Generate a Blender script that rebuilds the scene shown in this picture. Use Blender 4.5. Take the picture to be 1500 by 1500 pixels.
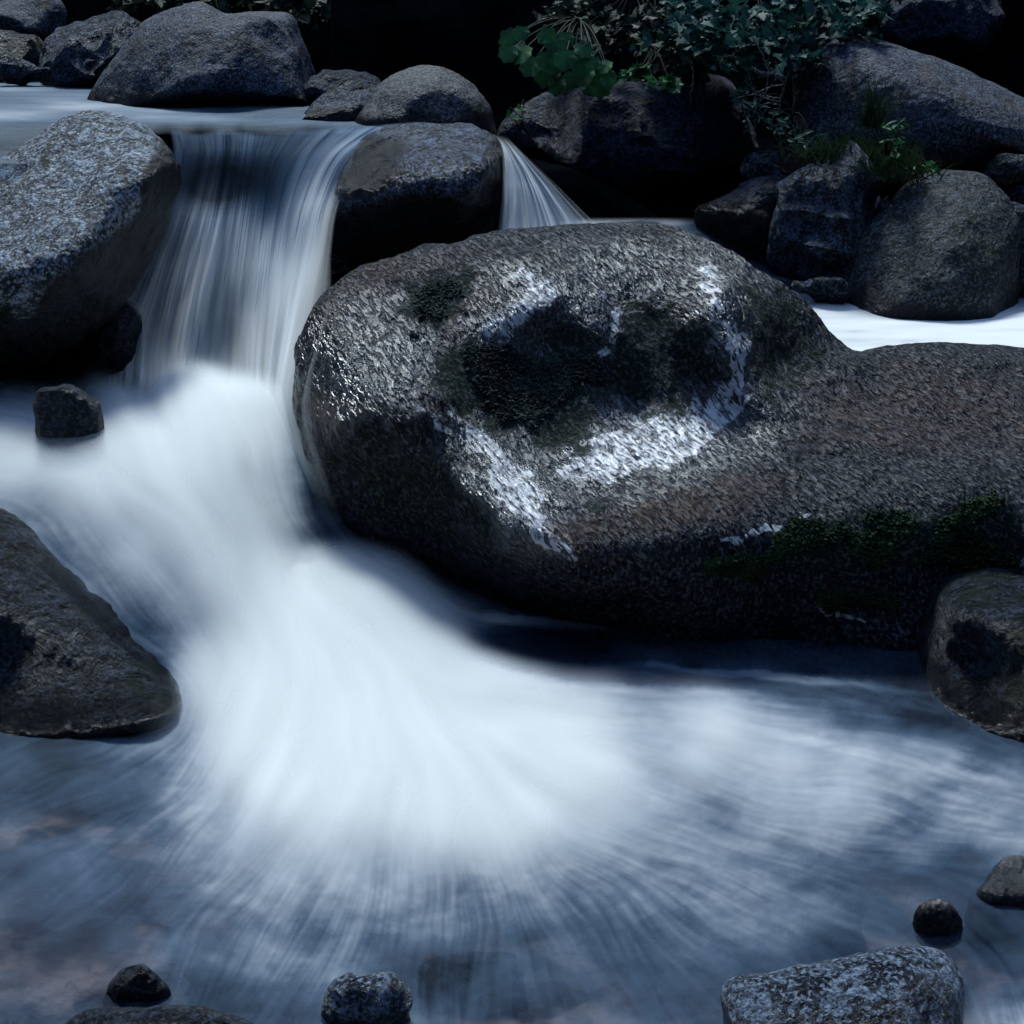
import bpy, math, random
import numpy as np
from mathutils import Vector

for o in list(bpy.data.objects):
    bpy.data.objects.remove(o)
SC = bpy.context.scene
COL = SC.collection
R = math.radians

# ------------------------------------------------------------------ camera, sky, sun, exposure
CAMZ, PITCH, FOV = 2.2, R(20), R(35)
cd = bpy.data.cameras.new("camera")
cam = bpy.data.objects.new("camera", cd)
COL.objects.link(cam)
cam.location = (0, 0, CAMZ)
cam.rotation_euler = (R(90) - PITCH, 0, 0)
cd.sensor_fit = 'HORIZONTAL'
cd.angle = FOV
cd.clip_start = 0.05
cd.clip_end = 500
SC.camera = cam

SUN_EL, SUN_AZ = R(58), R(-14)          # azimuth measured from +Y (behind the falls), negative = to the left
w = bpy.data.worlds.new("World")
SC.world = w
w.use_nodes = True
nt = w.node_tree
nt.nodes.clear()
sky = nt.nodes.new('ShaderNodeTexSky')
sky.sky_type = 'NISHITA'
sky.sun_disc = False
sky.sun_elevation = SUN_EL
sky.sun_rotation = SUN_AZ
sky.air_density = 1.0
sky.dust_density = 0.3
sky.ozone_density = 3.0
bg = nt.nodes.new('ShaderNodeBackground')
bg.inputs['Strength'].default_value = 0.15
ow = nt.nodes.new('ShaderNodeOutputWorld')
nt.links.new(sky.outputs[0], bg.inputs[0])
nt.links.new(bg.outputs[0], ow.inputs[0])
ld = bpy.data.lights.new("sun", 'SUN')
ld.energy = 2.1
ld.angle = R(12)
ld.color = (0.87, 0.96, 0.98)
sun = bpy.data.objects.new("sun", ld)
COL.objects.link(sun)
sdir = Vector((math.sin(SUN_AZ) * math.cos(SUN_EL), math.cos(SUN_AZ) * math.cos(SUN_EL), math.sin(SUN_EL)))
sun.rotation_euler = sdir.to_track_quat('Z', 'Y').to_euler()
SC.view_settings.view_transform = 'Standard'
SC.view_settings.look = 'None'
SC.view_settings.exposure = 0.95
SC.view_settings.gamma = 1.0
SC.cycles.transparent_max_bounces = 16
SC.cycles.max_bounces = 6
SC.cycles.use_denoising = True

# ------------------------------------------------------------------ numeric helpers
F = 750 / math.tan(FOV / 2)
SP, CP = math.sin(PITCH), math.cos(PITCH)


def unproj(px, py, Y):
    """world point whose distance north of the camera is Y, seen in direction (px, py) of the 1500 px photograph"""
    u = (np.asarray(px, float) - 750) / F
    v = (750 - np.asarray(py, float)) / F
    k = Y / (CP + v * SP)
    return np.stack([u * k + 0 * v, np.broadcast_to(Y, np.shape(k)) + 0 * k, CAMZ + (-SP + v * CP) * k], -1)


def y_of_z(py, z):
    v = (750 - np.asarray(py, float)) / F
    return (CAMZ - z) / ((SP - v * CP) / (CP + v * SP))


def _hash(ix, iy, iz, seed):
    h = (ix.astype(np.int64) * 374761393 + iy.astype(np.int64) * 668265263 + iz.astype(np.int64) * 2147483647 + seed * 974634777) & 0xffffffff
    h = ((h ^ (h >> 13)) * 1274126177) & 0xffffffff
    h = (h ^ (h >> 16)) & 0xffffffff
    return (h & 0xffff) / 65535.0


def vnoise(p, seed=0):
    """value noise, -1..1, p (...,3)"""
    f = np.floor(p)
    i = f.astype(np.int64)
    t = p - f
    t = t * t * t * (t * (t * 6 - 15) + 10)
    r = 0
    for dx in (0, 1):
        wx = t[..., 0] if dx else 1 - t[..., 0]
        for dy in (0, 1):
            wy = t[..., 1] if dy else 1 - t[..., 1]
            for dz in (0, 1):
                wz = t[..., 2] if dz else 1 - t[..., 2]
                r = r + wx * wy * wz * _hash(i[..., 0] + dx, i[..., 1] + dy, i[..., 2] + dz, seed)
    return r * 2 - 1


def fbm(p, octv=5, seed=0, gain=0.5, ridge=False):
    a, s, r = 1.0, 0.0, 0
    p = np.asarray(p, float)
    for k in range(octv):
        n = vnoise(p * (2.03 ** k) + 17.3 * k, seed + k)
        if ridge:
            n = 1 - 2 * np.abs(n)
        r = r + a * n
        s += a
        a *= gain
    return r / s


def tps(ctrl, x, y, reg=1e-4):
    """thin plate spline through (x, y, value) controls, evaluated at x, y"""
    c = np.array(ctrl, float)
    S = 500.0
    cx, cy, cv = c[:, 0] / S, c[:, 1] / S, c[:, 2]
    def U(r2):
        return np.where(r2 > 1e-12, r2 * np.log(r2 + 1e-12), 0)
    n = len(c)
    K = U((cx[:, None] - cx) ** 2 + (cy[:, None] - cy) ** 2) + reg * np.eye(n)
    P = np.stack([np.ones(n), cx, cy], 1)
    A = np.block([[K, P], [P.T, np.zeros((3, 3))]])
    sol = np.linalg.solve(A, np.concatenate([cv, np.zeros(3)]))
    x = np.asarray(x, float) / S
    y = np.asarray(y, float) / S
    out = sol[n] + sol[n + 1] * x + sol[n + 2] * y
    for k in range(n):
        out = out + sol[k] * U((x - cx[k]) ** 2 + (y - cy[k]) ** 2)
    return out


def sstep(a, b, x):
    t = np.clip((x - a) / (b - a), 0, 1)
    return t * t * (3 - 2 * t)


def blobs(px, py, lst):
    """soft ellipses (cx, cy, rx, ry, angle, amount) -> 0..1"""
    out = np.zeros(np.shape(px))
    for cx, cy, rx, ry, an, am in lst:
        c, s = math.cos(R(an)), math.sin(R(an))
        dx, dy = px - cx, py - cy
        a = (dx * c + dy * s) / rx
        b = (-dx * s + dy * c) / ry
        out = np.maximum(out, am * np.clip(1.35 - (a * a + b * b) ** .5, 0, 1).clip(0, .7) / .7)
    return out


def grid_faces(nr, nc, wrap=False):
    i = np.arange(nr - 1)[:, None] * nc
    m = nc if wrap else nc - 1
    j = np.arange(m)[None, :]
    j2 = (j + 1) % nc
    return np.stack([i + j, i + j2, i + nc + j2, i + nc + j], -1).reshape(-1, 4)


def make_mesh(name, verts, quads, mat, attrs=None, origin=None, smooth=True, parent=None, tris=None):
    verts = np.asarray(verts, np.float32).reshape(-1, 3)
    if origin is None:
        origin = (0, 0, 0)
    org = np.asarray(origin, np.float32)
    me = bpy.data.meshes.new(name)
    quads = np.asarray(quads, np.int32).reshape(-1, 4) if quads is not None and len(quads) else np.zeros((0, 4), np.int32)
    tris = np.asarray(tris, np.int32).reshape(-1, 3) if tris is not None and len(tris) else np.zeros((0, 3), np.int32)
    me.vertices.add(len(verts))
    me.vertices.foreach_set('co', (verts - org).ravel())
    loops = np.concatenate([quads.ravel(), tris.ravel()])
    me.loops.add(len(loops))
    me.loops.foreach_set('vertex_index', loops)
    nq, ntr = len(quads), len(tris)
    me.polygons.add(nq + ntr)
    st = np.concatenate([np.arange(nq) * 4, nq * 4 + np.arange(ntr) * 3]).astype(np.int32)
    me.polygons.foreach_set('loop_start', st)
    me.update(calc_edges=True)
    me.polygons.foreach_set('use_smooth', np.full(nq + ntr, smooth))
    for k, v in (attrs or {}).items():
        at = me.attributes.new(k, 'FLOAT', 'POINT')
        at.data.foreach_set('value', np.asarray(v, np.float32).ravel())
    me.validate()
    me.materials.append(mat)
    o = bpy.data.objects.new(name, me)
    COL.objects.link(o)
    if parent is not None:
        o.parent = parent
        o.location = Vector(origin) - Vector(parent.location)
    else:
        o.location = origin
    return o


def tag(o, label=None, cat=None, group=None, kind=None):
    for k, v in (('label', label), ('category', cat), ('group', group), ('kind', kind)):
        if v:
            o[k] = v
    return o


# ------------------------------------------------------------------ material helpers
class NT:
    def __init__(s, name):
        s.m = bpy.data.materials.new(name)
        s.m.use_nodes = True
        s.t = s.m.node_tree
        s.t.nodes.clear()
        s.out = s.t.nodes.new('ShaderNodeOutputMaterial')

    def n(s, typ, ins=None, **kw):
        nd = s.t.nodes.new('ShaderNode' + typ)
        for k, v in kw.items():
            setattr(nd, k, v)
        for k, v in (ins or {}).items():
            if isinstance(v, bpy.types.NodeSocket):
                s.t.links.new(v, nd.inputs[k])
            else:
                nd.inputs[k].default_value = v
        return nd

    def math(s, op, a, b=0.0, c=0.0, clamp=False):
        nd = s.n('Math', {0: a, 1: b, 2: c}, operation=op)
        nd.use_clamp = clamp
        return nd.outputs[0]

    def mix(s, f, a, b):
        nd = s.n('Mix', data_type='RGBA')
        nd.clamp_factor = True
        for sk, v in ((nd.inputs[0], f), (nd.inputs[6], a), (nd.inputs[7], b)):
            if isinstance(v, bpy.types.NodeSocket):
                s.t.links.new(v, sk)
            else:
                sk.default_value = v if not isinstance(v, tuple) or len(v) == 4 else v + (1,)
        return nd.outputs[2]

    def maprange(s, v, a, b, c=0.0, d=1.0):
        return s.n('MapRange', {0: v, 1: a, 2: b, 3: c, 4: d}, interpolation_type='SMOOTHSTEP').outputs[0]

    def noise(s, vec, scale, detail=6, rough=.55, dist=0.0):
        return s.n('TexNoise', {'Vector': vec, 'Scale': scale, 'Detail': detail, 'Roughness': rough, 'Distortion': dist}).outputs[0]

    def attr(s, name):
        return s.n('Attribute', attribute_name=name).outputs['Fac']

    def surf(s, sh):
        s.t.links.new(sh, s.out.inputs['Surface'])
        return s.m


def rock_mat(name, dark, mid, pale, rough=.5, spec=.5, grain=55., bump=.5, pale_amt=.5, brown=None, streak=None, strength=1.0, moss=0.0, contrast=1.0, fine=.006):
    dark, mid, pale = [(c_[0] * .80, c_[1] * .95, c_[2] * 1.12) for c_ in (dark, mid, pale)]
    t = NT(name)
    tc = t.n('TexCoord').outputs['Object']
    rnd = t.n('ObjectInfo').outputs['Random']
    vec = t.n('VectorMath', {0: tc, 1: t.n('CombineXYZ', {0: t.math('MULTIPLY', rnd, 37.), 1: t.math('MULTIPLY', rnd, 11.), 2: 3.}).outputs[0]}, operation='ADD').outputs[0]
    big = t.noise(vec, 2.6, 8, .6)
    med = t.noise(vec, 13., 8, .65, .6)
    fin = t.noise(vec, grain, 6, .7)
    spk = t.n('TexVoronoi', {'Vector': vec, 'Scale': grain * .9}, feature='F1').outputs[0]
    if streak:
        mp = t.n('Mapping', {'Vector': vec, 'Rotation': streak[0], 'Scale': streak[1]}).outputs[0]
        st = t.noise(mp, 1., 5, .6, .4)
    c = t.mix(t.maprange(big, .35, .68), dark, mid)
    c = t.mix(t.math('MULTIPLY', t.maprange(med, .49, .62), pale_amt), c, pale)
    c = t.mix(t.math('MULTIPLY', t.maprange(fin, .51, .60), .7), c, pale)
    c = t.mix(t.math('MULTIPLY', t.maprange(fin, .49, .41), .8), c, tuple(x * .25 for x in dark))
    c = t.mix(t.math('MULTIPLY', t.maprange(spk, .25, .05), .5), c, tuple(x * .4 for x in dark))
    spk2 = t.noise(vec, 88., 2, .5)
    c = t.mix(t.math('MULTIPLY', t.maprange(spk2, .55, .63), .55), c, tuple(min(x * 1.7, .6) for x in pale))
    c = t.mix(t.math('MULTIPLY', t.maprange(spk2, .45, .37), .7), c, tuple(x * .3 for x in dark))
    if brown:
        bn = t.noise(vec, 4.2, 5, .6, .5)
        c = t.mix(t.math('MULTIPLY', t.maprange(bn, .5, .68), .75), c, brown)
    if moss:
        mn = t.noise(vec, 3.3, 7, .7, .3)
        c = t.mix(t.maprange(mn, .62 - moss, .70 - moss), c, (.008, .016, .008))
    h = t.math('ADD', t.math('MULTIPLY', med, 1.6), t.math('MULTIPLY', fin, .55))
    h = t.math('ADD', h, t.math('MULTIPLY', t.maprange(spk, 0., .35), .25))
    if streak:
        h = t.math('ADD', h, t.math('MULTIPLY', st, streak[2]))
    wl = t.attr('wet')  # wet margin plus painted shade
    c = t.mix(t.math('MULTIPLY', wl, .92), c, (.002, .003, .005))  # near-black for wet margins, and for shade painted on through the mask
    b = t.n('Bump', {'Height': h, 'Strength': bump, 'Distance': fine * 4}).outputs[0]
    rg = t.math('SUBTRACT', t.math('ADD', t.math('MULTIPLY', big, .25), rough - .12), t.math('MULTIPLY', wl, .22), clamp=True)
    p = t.n('BsdfPrincipled', {'Base Color': c, 'Roughness': rg, 'Specular IOR Level': spec, 'Normal': b})
    return t.surf(p.outputs[0])


M_GRAN = rock_mat('granite_grey', (.010, .012, .019), (.034, .038, .050), (.125, .132, .155), rough=.6, spec=.22, brown=(.045, .034, .030), bump=.8)
M_LEFT = rock_mat('granite_speckled_pale', (.012, .014, .020), (.060, .064, .074), (.38, .39, .41), rough=.5, spec=.3, grain=38., bump=1., pale_amt=.8, moss=.05)
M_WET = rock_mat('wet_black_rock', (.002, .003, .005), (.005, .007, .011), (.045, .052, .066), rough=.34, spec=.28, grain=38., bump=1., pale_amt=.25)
M_WETP = rock_mat('wet_black_rock_lit_tone', (.002, .003, .005), (.006, .008, .013), (.16, .18, .22), rough=.32, spec=.35, grain=38., bump=1., pale_amt=.75)  # paler rock colour stands in for light falling on the boulder's top
M_BROWN = rock_mat('brown_dome_rock', (.03, .026, .027), (.075, .062, .060), (.15, .135, .13), rough=.6, spec=.22, bump=.6, pale_amt=.45)
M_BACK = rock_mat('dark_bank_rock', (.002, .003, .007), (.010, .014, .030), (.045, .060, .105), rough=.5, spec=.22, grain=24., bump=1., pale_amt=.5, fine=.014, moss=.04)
M_SCHIST = rock_mat('schist_rock', (.003, .004, .008), (.012, .016, .028), (.10, .125, .17), rough=.45, spec=.3, grain=26., bump=1., pale_amt=.6, streak=((0, R(-20), R(8)), (26., 8., 3.5), 2.6), fine=.012)
M_PYR = rock_mat('olive_grey_rock', (.006, .007, .009), (.020, .022, .023), (.085, .086, .088), rough=.5, spec=.25, grain=44., bump=.9, pale_amt=.5, moss=.05)
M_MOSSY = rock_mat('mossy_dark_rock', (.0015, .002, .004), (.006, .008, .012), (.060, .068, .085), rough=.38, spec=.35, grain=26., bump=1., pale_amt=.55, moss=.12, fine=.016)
M_SUB = rock_mat('submerged_stone', (.12, .085, .06), (.28, .20, .15), (.42, .33, .27), rough=.6, spec=.1, bump=.4)
M_BOT = rock_mat('wet_speckled_stone', (.004, .005, .009), (.016, .020, .028), (.26, .285, .33), rough=.3, spec=.5, grain=100., bump=1., pale_amt=.85, fine=.006)


def boulder_mat():
    t = NT('main_boulder_rock')
    tc = t.n('TexCoord').outputs['Object']
    big = t.noise(tc, 3., 8, .6)
    med = t.noise(tc, 14., 8, .65, .5)
    fin = t.noise(tc, 60., 5, .7)
    def axes(fa, fb):
        e1 = Vector((.50, -.70, -.52)).normalized()
        e2 = Vector((.86, .42, .28)).normalized()
        e3 = e1.cross(e2).normalized()
        d = lambda e: t.n('VectorMath', {0: tc, 1: tuple(e)}, operation='DOT_PRODUCT').outputs['Value']
        return t.n('CombineXYZ', {0: t.math('MULTIPLY', d(e1), fa), 1: t.math('MULTIPLY', d(e2), fb), 2: t.math('MULTIPLY', d(e3), fb * .6)}).outputs[0]
    dent = t.noise(axes(19., 74.), 1., 3, .5, .25)
    pit = t.n('TexVoronoi', {'Vector': axes(16., 46.), 'Scale': 1.}, feature='F1').outputs[0]
    pale, brown, moss, wet = t.attr('pale'), t.attr('brown'), t.attr('moss'), t.attr('wet')
    spk2 = t.noise(axes(50., 95.), 1., 2, .5)
    big2 = t.noise(tc, 1.3, 4, .5)
    c = t.mix(t.maprange(big, .40, .60), (.0025, .0035, .006), (.013, .016, .024))
    c = t.mix(t.maprange(big2, .55, .42), c, (.004, .005, .008))
    c = t.mix(t.math('MULTIPLY', t.maprange(med, .5, .64), .5), c, (.028, .034, .048))
    c = t.mix(t.math('MULTIPLY', t.maprange(fin, .51, .62), .5), c, (.075, .082, .10))
    c = t.mix(t.math('MULTIPLY', t.maprange(spk2, .54, .62), .5), c, (.12, .135, .16))
    c = t.mix(t.math('MULTIPLY', t.maprange(spk2, .46, .38), .7), c, (.004, .005, .008))
    c = t.mix(t.math('MULTIPLY', brown, t.maprange(t.math('ADD', t.math('MULTIPLY', med, .5), t.math('MULTIPLY', fin, .5)), .42, .58)), c, (.060, .036, .025))
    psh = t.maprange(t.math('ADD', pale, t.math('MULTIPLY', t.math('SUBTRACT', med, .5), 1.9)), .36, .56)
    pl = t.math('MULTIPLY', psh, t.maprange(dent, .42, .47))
    c = t.mix(pl, c, (.42, .43, .45))  # pale mineral colour that also paints in the glare of the wet slab
    c = t.mix(t.math('MULTIPLY', t.maprange(dent, .45, .37), t.math('ADD', .35, t.math('MULTIPLY', wet, .5))), c, (.007, .008, .012))
    c = t.mix(t.math('MULTIPLY', t.maprange(pit, .22, .12), t.math('ADD', .2, t.math('MULTIPLY', pale, .7))), c, (.006, .007, .010))
    mm = t.maprange(t.math('ADD', moss, t.math('MULTIPLY', t.math('SUBTRACT', med, .5), 2.8)), .38, .60)
    c = t.mix(mm, c, (.016, .022, .019))
    c = t.mix(t.math('MULTIPLY', mm, t.maprange(fin, .5, .62)), c, (.075, .092, .082))
    h = t.math('ADD', t.math('MULTIPLY', med, .9), t.math('MULTIPLY', fin, .3))
    h = t.math('ADD', h, t.math('MULTIPLY', t.maprange(dent, .36, .54), .8))
    h = t.math('ADD', h, t.math('MULTIPLY', t.maprange(pit, .08, .34), .5))
    h = t.math('ADD', h, t.math('MULTIPLY', t.math('MULTIPLY', mm, fin), 2.))
    bs = t.math('SUBTRACT', .62, t.math('MULTIPLY', pale, .15))
    b = t.n('Bump', {'Height': h, 'Strength': bs, 'Distance': .022}).outputs[0]
    rg = t.math('ADD', t.math('MULTIPLY', mm, .5), t.math('SUBTRACT', .40, t.math('MULTIPLY', wet, .17)), clamp=True)
    sp = t.math('MULTIPLY', t.math('ADD', .14, t.math('MULTIPLY', wet, .85)), t.math('SUBTRACT', 1., t.math('MULTIPLY', mm, .8)))
    p = t.n('BsdfPrincipled', {'Base Color': c, 'Roughness': rg, 'Specular IOR Level': sp, 'Normal': b})
    return t.surf(p.outputs[0])


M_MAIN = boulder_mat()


def soil_mat():
    t = NT('dark_forest_soil')
    tc = t.n('TexCoord').outputs['Object']
    a = t.noise(tc, 3., 9, .7)
    f = t.noise(tc, 30., 7, .7)
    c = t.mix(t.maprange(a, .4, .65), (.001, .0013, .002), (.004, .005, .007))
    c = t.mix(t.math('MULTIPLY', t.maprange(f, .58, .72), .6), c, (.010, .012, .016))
    b = t.n('Bump', {'Height': t.math('ADD', a, t.math('MULTIPLY', f, .4)), 'Strength': 1., 'Distance': .08}).outputs[0]
    return t.surf(t.n('BsdfPrincipled', {'Base Color': c, 'Roughness': 1., 'Specular IOR Level': 0., 'Normal': b}).outputs[0])


M_SOIL = soil_mat()


def water_mat(name, ripple=1.0, clear=(.66, .70, .80), film=(.010, .028, .068)):
    """attribute foam 0..1 = how much white water, alpha = how much of the sheet is there"""
    t = NT(name)
    foam, alpha = t.attr('foam'), t.attr('alpha')
    tc = t.n('TexCoord').outputs['Object']
    rp = t.noise(tc, 9., 4, .5)
    b = t.n('Bump', {'Height': rp, 'Strength': .25 * ripple, 'Distance': .03}).outputs[0]
    fc = t.mix(t.maprange(foam, .15, .85), (.20, .33, .48), (.91, .92, .89))
    d = t.n('BsdfDiffuse', {'Color': fc}).outputs[0]
    tl = t.n('BsdfTranslucent', {'Color': fc}).outputs[0]
    white = t.n('MixShader', {0: .25, 1: d, 2: tl}).outputs[0]
    tr = t.n('BsdfTransparent', {'Color': clear + (1,)}).outputs[0]
    fl = t.n('BsdfDiffuse', {'Color': film + (1,)}).outputs[0]
    body = t.n('MixShader', {0: .20, 1: tr, 2: fl}).outputs[0]
    gl = t.n('BsdfGlossy', {'Color': (.8, .9, 1, 1), 'Roughness': .5, 'Normal': b}).outputs[0]
    fr = t.n('Fresnel', {'IOR': 1.33, 'Normal': b}).outputs[0]
    body = t.n('MixShader', {0: t.math('MULTIPLY', fr, .14), 1: body, 2: gl}).outputs[0]
    op = t.math('POWER', foam, 1.05, clamp=True)
    s = t.n('MixShader', {0: op, 1: body, 2: white}).outputs[0]
    full = t.n('BsdfTransparent', {'Color': (1, 1, 1, 1)}).outputs[0]
    s = t.n('MixShader', {0: alpha, 1: full, 2: s}).outputs[0]
    return t.surf(s)


M_WATER = water_mat('stream_water')
M_FALL = water_mat('falling_water', .5, clear=(.45, .58, .72), film=(.06, .12, .22))


def leaf_mat(name, c1, c2, rough=.6):
    t = NT(name)
    tc = t.n('TexCoord').outputs['Object']
    n = t.noise(tc, 11., 3, .5)
    n2 = t.noise(tc, 90., 3, .5)
    c = t.mix(t.maprange(n, .35, .65), c1, c2)
    c = t.mix(t.math('MULTIPLY', t.maprange(n2, .5, .7), .3), c, tuple(x * .5 for x in c1))
    p = t.n('BsdfPrincipled', {'Base Color': c, 'Roughness': rough, 'Specular IOR Level': .25}).outputs[0]
    tl = t.n('BsdfTranslucent', {'Color': c}).outputs[0]
    return t.surf(t.n('MixShader', {0: .25, 1: p, 2: tl}).outputs[0])


M_LEAFT = leaf_mat('leaf_teal', (.010, .044, .038), (.030, .105, .090))
M_LEAFG = leaf_mat('leaf_green', (.010, .055, .022), (.032, .14, .045))
M_LEAFD = leaf_mat('leaf_dark', (.006, .014, .010), (.012, .028, .018))
M_GRASS = leaf_mat('grass_green', (.010, .022, .010), (.026, .046, .020))
M_MOSS = leaf_mat('moss_green', (.010, .024, .011), (.030, .062, .024), .9)
M_MOSSD = leaf_mat('moss_dark', (.018, .026, .022), (.055, .070, .060), .9)
M_STEM = leaf_mat('dark_stem', (.006, .008, .006), (.015, .016, .012), .9)
M_TWIG = rock_mat('dead_twig', (.03, .025, .024), (.09, .08, .075), (.17, .15, .14), rough=.8, spec=.2)

# ------------------------------------------------------------------ ground: river bed, banks, and unseen valley sides raised to block low sky light
def ground():
    n = 520
    s = np.linspace(-1, 1, n)
    xs = 7 * s + 113 * np.sign(s) * np.abs(s) ** 5
    ys = 6.0 + 7 * s + 110 * np.sign(s) * np.abs(s) ** 5
    X, Y = np.meshgrid(xs, ys)
    z = -.30 + 0 * X
    left = 1 - sstep(.2, 1.0, X)
    z = z + left * (.45 * sstep(5.0, 5.8, Y) + .98 * sstep(6.95, 7.25, Y))
    z = z + (1 - left) * (.75 * sstep(5.2, 5.6, Y) + .35 * sstep(6.8, 7.4, Y) + .3 * sstep(7.6, 8.2, Y))
    far = sstep(8.2, 9.2, Y + .55 * X) * sstep(8.0, 8.6, Y)
    back = np.maximum(Y - np.where(X < -1.0, 10.4, 8.9 - .25 * np.clip(X + 1, 0, 3)), 0)
    z = z + .1 * far + np.minimum(back * 1.35, 14)
    side = np.maximum(np.abs(X) - 5.5, 0)
    z = z + np.minimum(side * 1.3, 14)  # out-of-view side slopes, steepened to cut low sky light
    z = z + np.minimum(np.maximum(-1.5 - Y, 0) * 1.3, 12)  # unseen slope behind the camera, added to make the light come from overhead
    P = np.stack([X, Y, z], -1)
    amp = .05 + .22 * sstep(0, 2, np.maximum(back, side))
    z = z + amp * fbm(P * 1.4, 5, 3)
    P[..., 2] = z
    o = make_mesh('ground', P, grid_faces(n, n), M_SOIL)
    tag(o, 'dark stream bed and steep shaded bank of soil behind the rocks', kind='structure')


ground()


def stream_bed():
    t = NT('stream_bed_cobbles')
    tc = t.n('TexCoord').outputs['Object']
    a = t.noise(tc, 2.2, 4, .5)
    q1 = t.noise(tc, 5.5, 3, .45, .3)
    q2 = t.noise(tc, 16., 4, .5, .3)
    c = t.mix(t.maprange(q1, .42, .60), (.02, .022, .028), (.40, .29, .22))
    c = t.mix(t.math('MULTIPLY', t.maprange(q2, .45, .62), .6), c, (.15, .125, .11))
    c = t.mix(t.maprange(a, .40, .62), (.035, .04, .05), c)
    b = t.n('Bump', {'Height': t.math('ADD', q1, t.math('MULTIPLY', q2, .5)), 'Strength': .8, 'Distance': .06}).outputs[0]
    m = t.surf(t.n('BsdfPrincipled', {'Base Color': c, 'Roughness': .7, 'Specular IOR Level': .2, 'Normal': b}).outputs[0])
    xs, ys = np.linspace(-3.5, 3.5, 260), np.linspace(-1.0, 5.0, 240)
    X, Y = np.meshgrid(xs, ys)
    P = np.stack([X, Y, 0 * X], -1)
    P[..., 2] = -.17 + .05 * fbm(P * 2.5, 4, 801)
    tag(make_mesh('stream_bed', P, grid_faces(*X.shape), m), 'brown cobbled bed under the clear water of the foreground pool', kind='structure')


stream_bed()

# ------------------------------------------------------------------ rocks
def outline_polar(pts, c, ang):
    p = np.array(pts, float)
    m = len(p)
    q = []
    for i in range(m):
        p0, p1, p2, p3 = p[i - 1], p[i], p[(i + 1) % m], p[(i + 2) % m]
        for tt in np.linspace(0, 1, 16, endpoint=False):
            q.append(.5 * ((2 * p1) + (-p0 + p2) * tt + (2 * p0 - 5 * p1 + 4 * p2 - p3) * tt ** 2 + (-p0 + 3 * p1 - 3 * p2 + p3) * tt ** 3))
    q = np.array(q) - c
    a = np.unwrap(np.arctan2(q[:, 1], q[:, 0]))
    if a[-1] < a[0]:
        a = a[::-1]
        q = q[::-1]
    a = np.maximum.accumulate(a)
    r = np.hypot(q[:, 0], q[:, 1])
    base = a[0]
    aa = np.concatenate([a, a + 2 * np.pi])
    rr = np.concatenate([r, r])
    th = (ang - base) % (2 * np.pi) + base
    return np.interp(th, aa, rr)


SEED = [0]


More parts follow.
